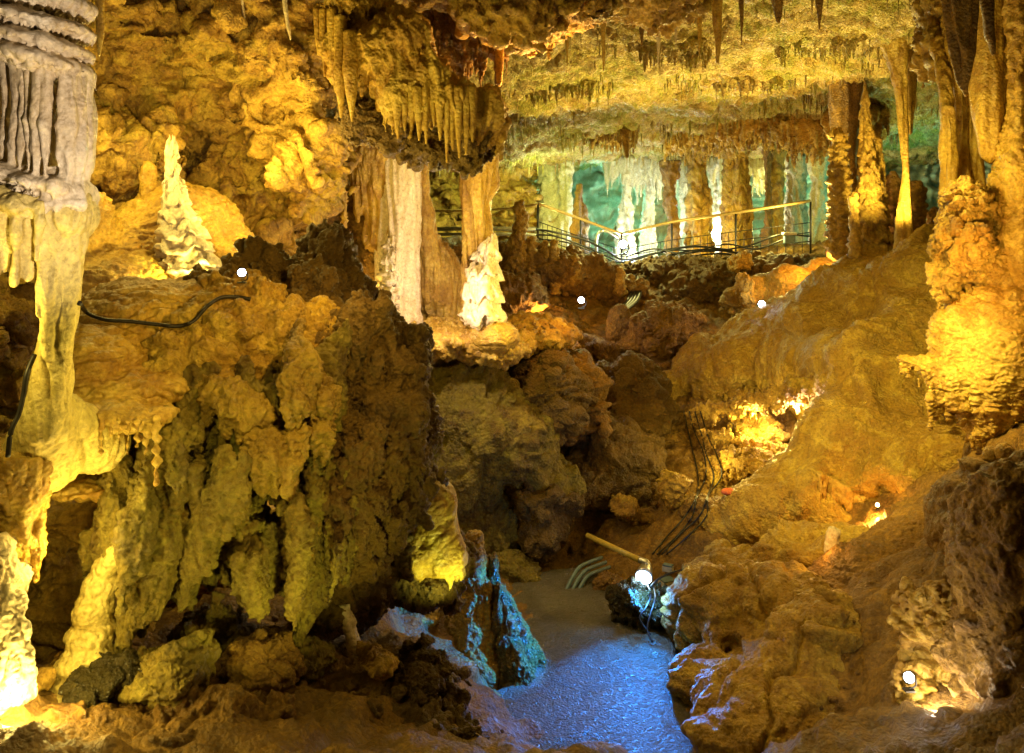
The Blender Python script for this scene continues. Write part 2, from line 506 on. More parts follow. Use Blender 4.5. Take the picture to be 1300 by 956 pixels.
M['black'] = plain('black cable rubber', (.012,.012,.013), .4)
M['steel'] = plain('galvanised steel', (.55,.55,.52), .35, .8)
M['iron'] = plain('dark painted iron', (.03,.025,.02), .5, .4)
M['wood'] = plain('brass coloured handrail', (.55,.38,.14), .35, .3)
M['yellow'] = plain('yellow painted pipe', (.62,.46,.08), .4)
M['conduit'] = plain('grey plastic conduit', (.14,.22,.25), .45)
M['box'] = plain('pale plastic box', (.60,.58,.50), .5)
M['red'] = plain('orange plastic', (.75,.17,.05), .4)
def glow(name, c, s): return plain(name, c, .3, 0, c, s)
M['bluelens'] = glow('lit blue white lens', (.55,.85,1.0), 30)
M['whitelens'] = glow('lit white lens', (.8,.85,1.0), 40)
M['violetlens'] = glow('lit violet lens', (.62,.66,1.0), 30)
M['warmlens'] = glow('lit warm lens', (1.0,.75,.25), 25)

ROUGH = [('w',1.2,.25),('f',1.1,.13),('b',3.2,.09),('b',8,.040),('f',20,.020),('b',34,.010)]
ROUGHC = [('w',1.2,.3),('f',.9,.22),('b',2.6,.13),('r',6,.045),('b',13,.03)]
POP = [('w',2,.12),('f',1.6,.06),('b',5,.075),('b',12,.040),('b',27,.018)]
FLUTE = [('w',1.0,.08),('r',(8,8,.6),.032),('b',(20,20,1.4),.013),('f',(3,3,2.5),.03),('b',30,.006)]
FLUTEF = [('w',.8,.08),('r',(5,5,.5),.06),('b',(13,13,1.2),.025),('f',(3,3,2.5),.03)]
RIPPLE = [('f',1.5,.06),('w',2,.16),('b',(7,7,18),.024),('b',(16,16,30),.009)]
SMOOTH = [('f',1.4,.09),('b',(3,3,3),.03),('f',9,.014),('b',(22,22,26),.005)]
LAYER = [('w',1.2,.35),('f',1.1,.13),('b',(1.4,1.4,6),.07),('r',(3,3,11),.03),('b',14,.022)]
WARPN = [('f',.9,.25),('b',2.2,.16),('b',5,.06)]

def fringe(pts, Y, step, len0, len1, r, seed=1, dy=.03):
    """row of icicle cones under a lip: pts [(px, py)...] along the lip"""
    rs = random.Random(seed); out = []
    for (xa, ya), (xb, yb) in zip(pts[:-1], pts[1:]):
        n = max(1, int(abs(xb-xa)/step))
        for i in range(n):
            f = (i+rs.random()*.5)/n; x = xa+(xb-xa)*f; y = ya+(yb-ya)*f; l = rs.uniform(len0, len1); rr = r*rs.uniform(.7, 1.2); d = rs.uniform(-dy, dy)
            out.append(C((x, y, Y+d), (x+rs.uniform(-1, 1), y+l*.6, Y+d), rr, rr*.75)); out.append(C((x, y+l*.55, Y+d), (x+rs.uniform(-1.5, 1.5), y+l, Y+d), rr*.75, rr*.22))
    return out

# ================================================================== TERRAIN SHEETS
def tps(pts):
    A = np.array([P(*p) for p in pts]); n = len(A)
    def ph(r2): return 0.5*r2*np.log(r2+1e-9)
    d2 = ((A[:, None, :2]-A[None, :, :2])**2).sum(2)
    K = ph(d2)+np.eye(n)*0.05; Q = np.c_[np.ones(n), A[:, :2]]
    S = np.linalg.solve(np.block([[K, Q], [Q.T, np.zeros((3, 3))]]), np.r_[A[:, 2], 0, 0, 0])
    def f(x, y):
        r = S[n]+S[n+1]*x+S[n+2]*y
        for i in range(n): r = r+S[i]*ph((x-A[i, 0])**2+(y-A[i, 1])**2)
        return r
    return f
def sheet(name, f, x0, x1, y0, y1, h, m, style, seed=1, kind='structure', flip=False):
    xs = np.arange(x0, x1, h); ys = np.arange(y0, y1, h)
    X, Y = np.meshgrid(xs, ys, indexing='ij'); Z = f(X, Y)
    v = np.stack([X, Y, Z], 2).reshape(-1, 3)
    n = len(ys); i = np.arange(len(xs)-1)[:, None]*n; j = np.arange(n-1)[None]
    q = np.stack([i+j, i+n+j, i+n+j+1, i+j+1], 2).reshape(-1, 4)
    if flip: q = q[:, ::-1]
    me = mesh_from(name, v, q)
    setco(me, displace(coords(me), normals(me), style, seed))
    STATS[0] += len(v)
    o = link(name, me, m, origin=False); o['kind'] = kind
    return o

ground_pts = [ # right slope
 (1040,322,18.2),(1100,322,16.5),(1180,335,14),(1240,390,11),(980,395,16.5),(950,450,15),(1100,430,13.2),(1180,560,10),
 (1050,640,10.4),(1000,670,10),(900,690,10),(872,760,9.6),(1100,720,8.6),(1280,600,7.6),(1000,800,7.6),(1250,800,6),
 (1130,870,6.3),(900,866,7.6),(1300,900,5),(1000,950,5.5),
 # path
 (640,866,8),(860,866,8),(760,866,8),(650,752,10),(760,752,10),(850,790,9.2),(680,956,6.94),(900,956,6.94),
 # centre, rising to the deck
 (700,730,10.9),(640,690,11.2),(700,600,12.4),(820,640,11.6),(800,540,13.4),(840,470,14.8),(760,455,15),(850,400,16.6),(760,380,17.2),
 (690,340,18.6),(789,346,20.6),(850,337,20),(934,328,19.2),(1029,320,18.4),(660,320,19),
 (600,405,14),(540,400,14.5),
 # deck and beyond
 (789,338,23),(700,318,24),(900,325,24),(1000,318,24),(1100,315,23),(800,325,28),(1100,310,28),(500,320,24),
 # left low floor
 (560,866,6.4),(450,866,6),(300,866,5.6),(150,880,5.2),(300,790,6.6),(500,800,7),(100,800,6.8),(560,760,8.4),(0,880,4.8),
 (-150,900,4.5),(300,620,9.5),(100,600,9.5)]
gz = tps(ground_pts)
PATHZ = P(760,866,8)[2]
def ground(X, Y):
    Z = gz(X, Y)
    return np.clip(Z, PATHZ-0.12, 6)
sheet('cave_floor', ground, -7.5, 13.5, 3.2, 30, .046, M['brown'], [('w',1.2,.3),('f',.8,.12),('b',2.2,.08),('b',6,.045),('r',13,.02),('f',26,.012)], 3)
ceil_pts = [(650,0,12),(900,0,12),(1200,-5,11.5),(650,60,13.6),(900,62,13.6),(1150,55,13.4),(900,105,15.4),(650,110,15.2),(1150,100,15.2),
 (650,165,18.2),(900,150,17.8),(1130,140,17),(800,185,20.5),(650,205,20.5),(1000,182,20),(1150,170,19),(900,200,24),(600,205,24),(1200,200,24),
 (800,215,29),(1200,215,29),(400,215,29),(400,120,15),(100,0,12),(1500,40,12),(1500,150,18),(300,200,20),
 (650,-260,7),(1100,-260,7),(200,-260,7),(650,-560,5),(1300,-560,5),(100,-560,5)]
cz = tps(ceil_pts)
sheet('cave_ceiling', cz, -8, 14, 4.5, 30, .05, M['ceil'], [('w',1.1,.4),('f',.7,.20),('b',1.4,.11),('c',.8,.07),('b',3.6,.06),('r',(7,7,7),.045),('b',12,.045),('b',24,.024)], 5, flip=True)

# path (wet, gravelly) a few mm above the floor
def pathsheet():
    edge = [(640,760,9.9),(700,745,10.15),(790,750,10.1),(838,800,9.05),(852,850,8.2),(872,880,7.75),(900,956,6.9),(640,956,6.9),(560,956,6.9),(600,880,7.8),(625,800,9.0)]
    xs = np.arange(-1.5, 3.2, .03); ys = np.arange(4.6, 10.4, .03)
    X, Y = np.meshgrid(xs, ys, indexing='ij')
    L = np.interp(Y, [4.6,6.9,7.8,9,9.9,10.4], [-.9,-.55,-.05,.05,-.05,.2]); R = np.interp(Y, [4.6,6.9,7.75,9.05,10.1,10.4], [1.5,1.6,1.62,1.62,1.25,.9])
    q0 = (perlin(X.ravel()*2, Y.ravel()*2, X.ravel()*0)*.12).reshape(X.shape)
    e = np.clip(np.minimum(X-L+q0, R-X+q0)/.25, -1, 1)
    Z = PATHZ+0.075+np.where(e < 0, e*.3, e*.03)
    v = np.stack([X, Y, Z], 2).reshape(-1, 3)
    n = len(ys); i = np.arange(len(xs)-1)[:, None]*n; j = np.arange(n-1)[None]
    q = np.stack([i+j, i+n+j, i+n+j+1, i+j+1], 2).reshape(-1, 4)
    me = mesh_from('path', v, q)
    c = coords(me); setco(me, displace(c, normals(me), [('f',1.2,.04),('b',7,.006),('b',18,.006),('f',40,.004)], 9))
    o = link('path', me, M['path'], origin=False); o['kind'] = 'structure'
pathsheet()

# far back wall and the two side walls
def backwall():
    xs = np.arange(-9, 15, .055); zs = np.arange(1.5, 8, .055)
    X, Z = np.meshgrid(xs, zs, indexing='ij')
    Y = 27.5-0.02*(X-4)**2*0.9+0*Z
    v = np.stack([X, Y, Z], 2).reshape(-1, 3); n = len(zs); i = np.arange(len(xs)-1)[:, None]*n; j = np.arange(n-1)[None]
    q = np.stack([i+j, i+n+j, i+n+j+1, i+j+1], 2).reshape(-1, 4)
    me = mesh_from('cave_wall', v, q)
    setco(me, displace(coords(me), normals(me), [('w',.6,.5),('f',.35,.9),('b',(1,1,1.4),.6),('c',.9,.35),('b',2.6,.26),('r',(5,5,2),.14),('b',10,.08)], 4))
    o = link('cave_wall', me, M['pale'], origin=False); o['kind'] = 'structure'
backwall()

# ================================================================== NEAR LEFT: white fluted column
def white_column():
    root = empty('flowstone_column', P(70,600,4.7))
    tag(root, 'big cream white column at the far left with dark gaps between its flutes and layered shelves on top', 'cave column')
    Y = 4.6; rs = random.Random(4)
    def flute(x0, y0, x1, y1, dy, r0, r1, n=4, jx=2.0):
        pts = [(x0+(x1-x0)*i/n+rs.uniform(-jx, jx)*(0 < i < n), y0+(y1-y0)*i/n, Y+dy+rs.uniform(-.012, .012), r0+(r1-r0)*i/n+rs.uniform(-.8, .8)) for i in range(n+1)]
        return [C(a[:3], b[:3], a[3], b[3]) for a, b in zip(pts[:-1], pts[1:])]
    pr = [E(30,-40,Y,84,30,.35), E(30,0,Y,84,16,.34,6), E(35,28,Y-.02,82,13,.33,10), E(45,52,Y-.03,72,13,.30,14), E(58,76,Y-.03,58,13,.28,16), E(92,92,Y+.02,24,14,.2,20),
          E(55,150,Y+.34,44,100,.14), E(110,160,Y+.16,8,70,.1)]
    for x0, y0, x1, y1, dy, r0, r1 in ((-9,70,-10,215,.06,12,10),(8,72,5,210,.0,6,6),(21,74,16,218,-.07,6,5),(31,78,25,212,-.10,5,3.5),(38,80,35,226,-.12,4,2.5),(54,84,46,222,-.15,9,6),(60,88,58,226,-.16,6,5),
        (80,92,76,228,-.13,8,4),(90,98,88,225,-.12,8,8),(100,102,99,222,-.06,9,10),(110,106,108,224,.03,8,9),(42,80,38,150,.06,5,2),(70,92,67,170,.0,5,2)):
        pr += flute(x0, y0, x1, y1, dy, r0, r1)
    for x in (-4,8,20,32,44,57,69,80,90,100): pr.append(C((x,212,Y-.08+abs(x-55)*.0012),(x*1.02+1,258,Y-.17+abs(x-55)*.0016), 5, 8.5))
    pr += [E(12,222,Y,34,15,.24,8), E(52,232,Y-.02,34,14,.24,12), E(88,238,Y,28,18,.22,18), E(105,250,Y+.04,15,20,.16)]
    mass('fluted_barrel', None, None, M['cream'], pr, h=.015, k=.016, drips=(.028,.05,.9), style=[('w',2,.03),('f',3,.03),('b',(13,13,3),.012),('f',(30,30,8),.005)], sub=1, seed=2, parent=root)
    pr = [E(10,255,Y,40,18,.25,4), E(50,262,Y,40,18,.25,10), E(96,272,Y+.03,22,34,.19)]
    for i, x in enumerate((-6,3,12,20,29,37,45)):
        pr += flute(x+5, 258, x-6+i, [362,352,345,360,350,352,330][i], -.18+.03*(i%3), 6.5, 3.4, 3, 1.2)
    for xa, xb, yb, r in ((58,50,400,8),(67,56,430,8),(78,62,450,9),(88,68,465,9),(99,76,470,10),(108,84,440,9),(97,72,500,12)):
        pr += flute(xa, 250, xb, yb, -.13+(xa-58)*.003, r*.9, r*.75, 4, 1.5)
    pr += [C((70,440,Y+.08),(60,540,Y+.15), 20, 27), C((60,530,Y+.18),(55,580,Y+.42), 30, 48), C((70,520,Y+.3),(120,560,Y+.75), 24, 40)]
    mass('drapery_skirt', None, None, M['cream2'], pr, h=.015, k=.018, style=[('w',2,.03),('f',3,.02),('r',(13,13,1.5),.014),('b',(20,20,5),.008)], sub=1, seed=3, parent=root)
white_column()

# ================================================================== LEFT BACK WALL, its lit mound
mass('cave_wall', None, None, M['ochre'], [E(250,-40,10.6,330,110,1.6), E(130,120,9.9,90,120,1.0), E(230,90,10.2,120,90,1.0), E(360,90,9.8,80,70,.9),
   E(392,205,9.6,46,58,.7), E(175,205,9.2,52,60,.7), E(290,60,9.7,60,40,.7,20), E(170,40,9.3,60,45,.6), E(330,10,9.4,80,40,.6), E(180,320,9.9,140,110,1.1),
   E(385,340,11.6,70,110,.6), E(322,250,10.4,75,100,.8), E(-40,150,8,120,260,1.2), E(-60,500,8,150,220,1.2), E(310,190,10.6,120,90,.6), cut(E(300,185,8.9,30,40,.6)), cut(E(330,130,8.9,30,16,.5)),
   E(350,170,9.6,26,14,.4)],
   h=.06, k=.12, noise=WARPN, style=[('w',1.2,.25),('c',1.1,.10),('b',3.2,.11),('b',7,.06),('r',15,.022),('b',26,.012)], seed=5, kind='structure')
mass('flowstone_mound', 'rounded brown flowstone dome behind the glaring yellow stalagmite at upper left', 'flowstone', M['gold'],
   [E(225,310,8.6,88,72,.7), E(160,330,8.2,70,60,.6), E(290,340,8.6,50,50,.5), E(120,300,7.6,22,55,.3), E(150,360,7.6,60,40,.5)], h=.035, k=.12, noise=[('f',1.5,.1)], style=RIPPLE, seed=6)
turned('stalagmite', 'glaring yellow lit tiered stalagmite on the flowstone dome at upper left', 'stalagmite', M['cream'],
   [(218,178,8.1,4),(219,186,8.1,8),(217,205,8.1,10),(219,225,8.1,11),(222,250,8.0,17),(228,285,7.9,28),(236,320,7.85,36),(250,350,7.8,46)], style=[('b',9,.04),('b',(20,20,8),.015)], seg=48, seed=3, tiers=(.16,.28))
turned('stalagmite', 'small rounded brown stalagmite stub just left of the glaring yellow one', 'stalagmite', M['gold'],
   [(187,205,8.4,5),(188,212,8.4,9),(188,228,8.4,11),(190,250,8.4,12)], style=[('b',8,.02)], seed=4)
turned('stalagmite', 'short knobbly yellow stalagmite right of the glaring yellow one', 'stalagmite', M['cream'],
   [(236,240,8.0,2.5),(236,262,8.0,4.5),(237,300,7.95,7),(240,330,7.9,9)], style=[('b',14,.02)], seed=5)
turned('stalactite', 'long yellow fluted stalactite behind the top of the white column', 'stalactite', M['gold'],
   [(98,-60,6.4,16),(101,0,6.4,12),(103,50,6.4,7),(106,80,6.4,3)], style=[('w',1,.05),('r',(10,10,.8),.025)], seed=6)
turned('stalactite', 'slim bright yellow stalactite right of the white column at the top edge', 'stalactite', M['gold'],
   [(128,-60,7,7),(127,0,7,6),(127,45,7,4),(126,70,7,1.4)], style=[('r',(12,12,1),.012)], seed=7)
turned('stalactite', 'thin straw stalactite hanging alone from the yellow wall near the top edge', 'stalactite', M['cream'],
   [(360,-30,8.6,4),(362,10,8.6,3),(366,35,8.6,2.4),(369,50,8.6,1)], style=[('f',9,.006)], seg=12, seed=8)
turned('stalactite', 'thinnest faint straw stalactite between the top edge and the upper left wall', 'stalactite', M['cream'],
   [(306,-20,8.8,2.4),(309,15,8.8,1.8),(311,27,8.8,.8)], style=[('f',9,.004)], seg=12, seed=9)

# ================================================================== LEFT MASSIF (hanging, coral-covered)
mass('rock_ledge', 'broad stepped golden ledge with a fringe of small stalactites, right of the white column base', 'rock ledge', M['gold'],
   [E(190,430,6.6,120,75,.7), E(260,400,6.8,100,50,.6), E(130,470,5.95,75,62,.5), E(165,490,5.85,85,32,.4), E(85,520,5.4,40,12,.26,4), E(130,524,5.38,44,12,.27,2), E(180,530,5.45,40,11,.26,-4),
    E(120,575,6.1,85,40,.32), E(60,560,5.4,34,50,.3), E(210,570,6.0,36,40,.3), E(110,614,5.6,80,10,.28,2), C((190,590,5.5),(200,690,5.5),10,7), C((178,600,5.55),(172,690,5.55),8,8)]
   +fringe([(66,526),(205,534)], 5.10, 11.5, 34, 80, 2.7, 3, .02),
   h=.0165, k=.012, noise=[('f',1.6,.05)], style=[('w',2,.12),('b',(7,7,18),.020),('b',14,.008),('f',30,.005)], seed=7)
mass('rock_slope', 'brown earthy rock shoulder above the drooping mass, where the black cable ends', 'rock formation', M['slope'],
   [E(300,420,6.6,80,60,.6), E(250,450,6.3,60,50,.5), E(350,420,6.6,70,46,.5), E(300,470,6.2,60,36,.4), E(200,480,6.1,50,36,.4)], h=.028, k=.14, noise=[('f',1.6,.12),('b',4,.07)],
   style=[('w',2,.12),('b',6,.04),('b',15,.024),('b',34,.009)], drips=(.14,.16,.4), seed=87)
mass('rock_massif', 'huge drooping coral covered rock mass filling the lower left, greenish and hanging in lobes', 'rock formation', M['olive'],
   [E(330,470,6.7,80,70,.6), E(300,520,6.25,60,45,.4), E(250,560,5.9,45,75,.35), E(355,520,6.05,38,52,.32), E(345,590,6.05,40,42,.35), E(395,560,6.1,24,72,.3,-6), E(410,520,6.15,16,50,.25),
    E(240,640,5.95,40,85,.35), E(300,640,5.9,50,65,.4), E(330,700,5.95,48,50,.35), E(385,660,5.95,45,70,.35), E(400,715,6.05,38,40,.3), E(205,690,5.6,32,80,.28,14), E(190,640,5.5,26,70,.24),
    E(215,600,5.6,30,50,.28), E(160,690,5.45,26,26,.2,30), E(285,585,5.85,18,60,.25),
    cut(E(262,540,5.3,11,34,.4,-50)), cut(E(386,520,5.45,5,70,.4,4)), cut(E(272,640,5.4,5,80,.4,6)), cut(E(322,600,5.4,5,60,.4,-12)), cut(E(350,660,5.4,5,70,.4,8)), cut(E(232,680,5.3,4,60,.3,10)), cut(E(425,620,5.6,7,80,.4))],
   h=.028, k=.045, noise=[('f',1.8,.12),('b',(4.4,4.4,1.15),.22),('b',(9,9,4),.04)], style=[('w',3,.08),('b',(8,8,4),.035),('b',19,.018),('b',42,.008)], drips=(.21,.34,.6), seed=8)
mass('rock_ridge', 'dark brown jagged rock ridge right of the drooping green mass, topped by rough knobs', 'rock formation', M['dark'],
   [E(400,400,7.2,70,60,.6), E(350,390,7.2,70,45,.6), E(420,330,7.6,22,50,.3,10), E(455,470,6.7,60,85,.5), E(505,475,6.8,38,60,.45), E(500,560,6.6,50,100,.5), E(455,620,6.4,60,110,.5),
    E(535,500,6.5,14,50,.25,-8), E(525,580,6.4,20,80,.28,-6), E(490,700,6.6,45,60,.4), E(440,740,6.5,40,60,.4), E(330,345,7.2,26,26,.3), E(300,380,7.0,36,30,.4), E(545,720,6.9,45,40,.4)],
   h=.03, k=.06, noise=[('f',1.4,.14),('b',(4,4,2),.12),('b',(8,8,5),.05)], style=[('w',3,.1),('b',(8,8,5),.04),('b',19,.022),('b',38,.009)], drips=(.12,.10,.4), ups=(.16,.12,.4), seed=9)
turned('stalactite', 'small stubby pointed stalactite under the fringed golden ledge at lower left', 'stalactite', M['olive'],
   [(248,590,5.5,15),(247,625,5.48,11),(246,648,5.48,5),(244,660,5.48,1.5)], style=[('b',14,.02)], seed=10)
LB = dict(h=.02, k=.035, noise=[('f',3,.04)], style=[('w',3,.08),('r',(6,6,1.6),.028),('b',(9,9,4),.03),('b',20,.016),('b',42,.006)])
mass('hanging_lobe', 'shawl shaped hanging lobe with four blunt drips, left of the middle of the green mass', 'stalactite', M['coral'],
   [C((246,486,5.90),(296,506,5.70),14,20), C((296,506,5.70),(332,524,5.72),20,14), C((262,498,5.70),(263,538,5.70),10,3), C((284,510,5.66),(285,552,5.66),10,3), C((304,516,5.64),(306,560,5.64),11,3), C((324,522,5.68),(322,550,5.68),9,3)], seed=11, **LB)
mass('hanging_lobe', 'central drooping lobe of the green mass ending in three pale pointed tips', 'stalactite', M['coral'],
   [C((322,545,5.80),(344,580,5.65),18,25), C((344,580,5.65),(344,606,5.65),24,12), C((334,598,5.63),(335,624,5.63),9,2), C((350,600,5.63),(349,630,5.63),8,2), C((376,555,5.72),(370,592,5.60),16,15), C((370,592,5.60),(366,632,5.58),13,2)], seed=12, **LB)
mass('hanging_lobe', 'tall narrow drooping lobe high on the green mass with a long pointed tip', 'stalactite', M['coral'],
   [C((378,418,6.10),(386,465,5.82),8,20), C((386,465,5.82),(378,515,5.70),20,16), C((378,515,5.70),(371,556,5.68),14,2), C((394,495,5.75),(396,532,5.72),10,3), C((366,490,5.75),(360,520,5.75),9,3)], seed=13, **LB)
mass('hanging_lobe', 'pointed hood shaped lobe at the right end of the green mass, below the ridge top', 'stalactite', M['coral'],
   [C((404,462,6.10),(411,515,5.88),3,19), C((411,515,5.88),(405,556,5.80),19,14), C((398,556,5.78),(397,600,5.76),9,2), C((411,556,5.80),(411,590,5.80),8,2)], seed=14, **LB)
mass('hanging_lobe', 'large drooping lobe low on the green mass, just above the dark hollows', 'stalactite', M['coral'],
   [C((388,610,6.05),(392,660,5.90),10,18), C((392,660,5.90),(380,706,5.85),18,22), C((380,706,5.85),(352,735,5.85),20,12), C((410,640,6.05),(408,700,6.00),12,16)], seed=15, **LB)
mass('flowstone_apron', 'smooth yellow green flowstone bulge lit from below at the foot of the dark ridge', 'flowstone', M['gold'],
   [C((530,590,6.9),(548,640,6.7),16,26), C((545,640,6.7),(556,700,6.6),28,30), E(520,705,6.6,26,26,.25), E(575,706,6.75,12,18,.15)], h=.026, k=.08,
   noise=[('f',2,.05)], style=[('w',2,.1),('b',5,.02),('b',(9,9,16),.008)], drips=(.09,.16,.5), seed=10)

# bottom left corner
mass('flowstone_drapery', 'bright fluted flowstone drapery on the lower left edge ending in two hanging tips', 'flowstone', M['gold'],
   [E(-10,600,5.0,80,40,.35), E(30,590,4.95,38,26,.26), C((0,590,4.8),(-6,690,4.8),16,13), C((18,585,4.75),(16,700,4.8),13,10), C((33,590,4.75),(28,742,4.85),12,3), C((50,590,4.8),(46,735,4.9),13,5), C((62,580,4.9),(58,640,4.95),12,6), E(-10,720,5.1,40,80,.3)],
   h=.016, k=.03, style=[('w',2,.05),('b',(14,14,3),.022),('b',30,.009)], seed=11)
mass('flowstone_column', 'blazing cream column in the bottom left corner lit from beneath', 'cave column', M['cream'],
   [C((-8,700,4.7),(6,880,4.6),24,30), C((14,760,4.62),(22,880,4.55),14,20), C((28,800,4.6),(30,880,4.55),10,12), E(0,740,4.75,34,30,.2)], h=.016, k=.03,
   style=[('w',2,.05),('b',(12,12,5),.025),('b',28,.01)], seed=12)
mass('rock_wall', 'shadowed layered rock face behind the hollow at lower left', 'rock wall', M['ochre'],
   [E(100,640,6.6,90,60,.5), E(90,760,6.8,110,80,.6), E(250,760,7.6,120,120,.7), E(20,640,6.2,70,80,.5), E(400,800,8.2,150,90,.7)], h=.045, k=.12, noise=WARPN, style=LAYER, seed=13)
for lab, a, sz in (('largest cream bulb of the knobbly leg standing left of centre at the bottom', (120,768,5.25), (17,20,.1)),):
    pass
mass('stalagmite', 'knobbly pale stalagmite of stacked bulbs leaning under the green mass at lower left', 'stalagmite', M['cream2'],
   [E(152,700,5.35,20,24,.13,25), E(128,742,5.3,22,20,.13,20), E(118,775,5.25,24,22,.14), E(116,806,5.22,30,18,.17), E(108,838,5.15,32,22,.18), E(100,880,5.1,38,30,.2), E(136,722,5.33,18,16,.12)],
   h=.016, k=.018, style=[('f',6,.02),('b',9,.014),('b',26,.006)], seed=14)
mass('flowstone_flow', 'slanting olive flowstone leg running down from the green mass to the boulders', 'flowstone', M['olive'],
   [C((222,640,5.55),(205,700,5.4),18,26), C((205,690,5.4),(176,770,5.3),28,22), C((178,760,5.3),(155,828,5.25),16,7), C((232,640,5.5),(200,780,5.3),10,6), C((160,770,5.3),(148,830,5.2),8,5)], h=.018, k=.04,
   style=[('w',2,.06),('b',(10,10,4),.03),('b',24,.014)], seed=15)
def boulder(label, px, py, Y, rx, ry, rd, m='brown', seed=1, roll=0, style=None, group=None, extra=(), h=None, name='boulder', cat='boulder', noise=None):
    s = Y/F_PX
    h = h or max(.014, min(rx, ry)*s/12)
    sc = 1/(max(rx, ry)*s)
    noise = noise if noise is not None else [('f',.9*sc,.22/sc), ('b',2.2*sc,.14/sc)]
    fc = facets(px, py, Y, rx, ry, rd, seed, 10) if noise else []
    return mass(name, label, cat, M[m], [E(px,py,Y,rx,ry,rd,roll)]+list(extra)+fc, h=h, k=.03, noise=noise,
        style=style or [('w',2,.06),('c',1.3*sc,.07/sc),('f',5*sc,.04/sc),('b',9*sc,.028/sc),('b',20*sc,.012/sc)], seed=seed, group=group)
G = 'boulders on the cave floor at lower left'
boulder('dark grey wet boulder at the bottom edge beside the foot of the knobbly stalagmite', 125,868,5.0,50,34,.22,'wet',21,group=G)
boulder('peaked olive boulder at the bottom edge, right of the dark grey one', 215,850,5.15,62,44,.28,'olive',22,group=G)
boulder('conical boulder with a leaning point below the dark hollow at lower left', 268,820,5.9,54,46,.28,'olive',23,group=G,extra=[C((272,800,5.85),(274,742,5.8),17,5)])
boulder('brown sloping boulder under the drooping mass, right of the conical one', 330,850,5.6,55,40,.3,'brown',24,group=G)
boulder('yellowish split boulder on the floor left of centre near the bottom edge', 388,838,5.9,42,28,.2,'olive',25,group=G)
boulder('flat pale slab tilted on the floor beside the small broken stalagmite', 478,838,6.0,34,12,.16,'ochre',26,roll=28,group=G)
boulder('dim brown boulder at the bottom edge left of the twin stalagmites', 530,860,6.2,60,34,.3,'dark',27,group=G)
boulder('small round brown boulder on the bottom left edge beside the blazing column', 52,866,4.9,16,14,.1,'ochre',28,group=G)
boulder('finger shaped pale stone standing beside the blazing corner column', 70,848,5.2,9,26,.08,'ochre',29,group=G)
boulder('brown rock heap below the dark ridge with a bright chip on its side', 405,790,6.4,46,34,.3,'brown',30,group=G)
turned('stalagmite', 'small broken stalagmite leaning on the floor left of the twin stalagmites', 'stalagmite', M['cream'],
   [(437,768,6.1,6),(440,782,6.1,8),(446,805,6.1,9),(452,825,6.1,10)], style=[('b',14,.015)], seed=31)
turned('stalactite', 'dark little stalactite in the black hollow above the conical boulder', 'stalactite', M['brown'],
   [(284,690,6.1,9),(284,715,6.1,6),(285,735,6.1,4),(286,745,6.1,2)], style=[('b',14,.01)], seg=16, seed=32)
mass('stalagmite', 'tall blunt brown stalagmite, the left one of the pair before the path', 'stalagmite', M['slope'],
   [C((601,683,8.2),(600,720,8.2),11,17), C((600,715,8.2),(597,790,8.15),17,26), C((597,785,8.15),(598,866,8.0),26,40), C((598,860,8.0),(598,960,7.9),40,56), C((616,745,8.12),(624,880,8.0),8,22)], h=.02, k=.05, noise=[('f',3,.03)],
   style=[('w',2,.05),('f',4,.03),('b',(9,9,4),.02),('b',22,.010)], seed=33)
mass('stalagmite', 'blue rimmed ridged stalagmite sloping down to the path, the right one of the pair', 'stalagmite', M['blueish'],
   [C((624,710,8.2),(628,760,8.18),7,12), C((628,755,8.18),(644,820,8.12),12,24), C((644,815,8.12),(660,960,8.0),24,52), C((636,745,8.2),(692,880,8.15),6,18), C((640,790,8.05),(668,900,7.85),9,22), C((632,750,8.1),(652,866,7.95),8,18)], h=.016, k=.03, noise=[('f',3,.03)],
   style=[('b',(9,9,3),.04),('r',(18,18,6),.018),('b',34,.008)], seed=34)

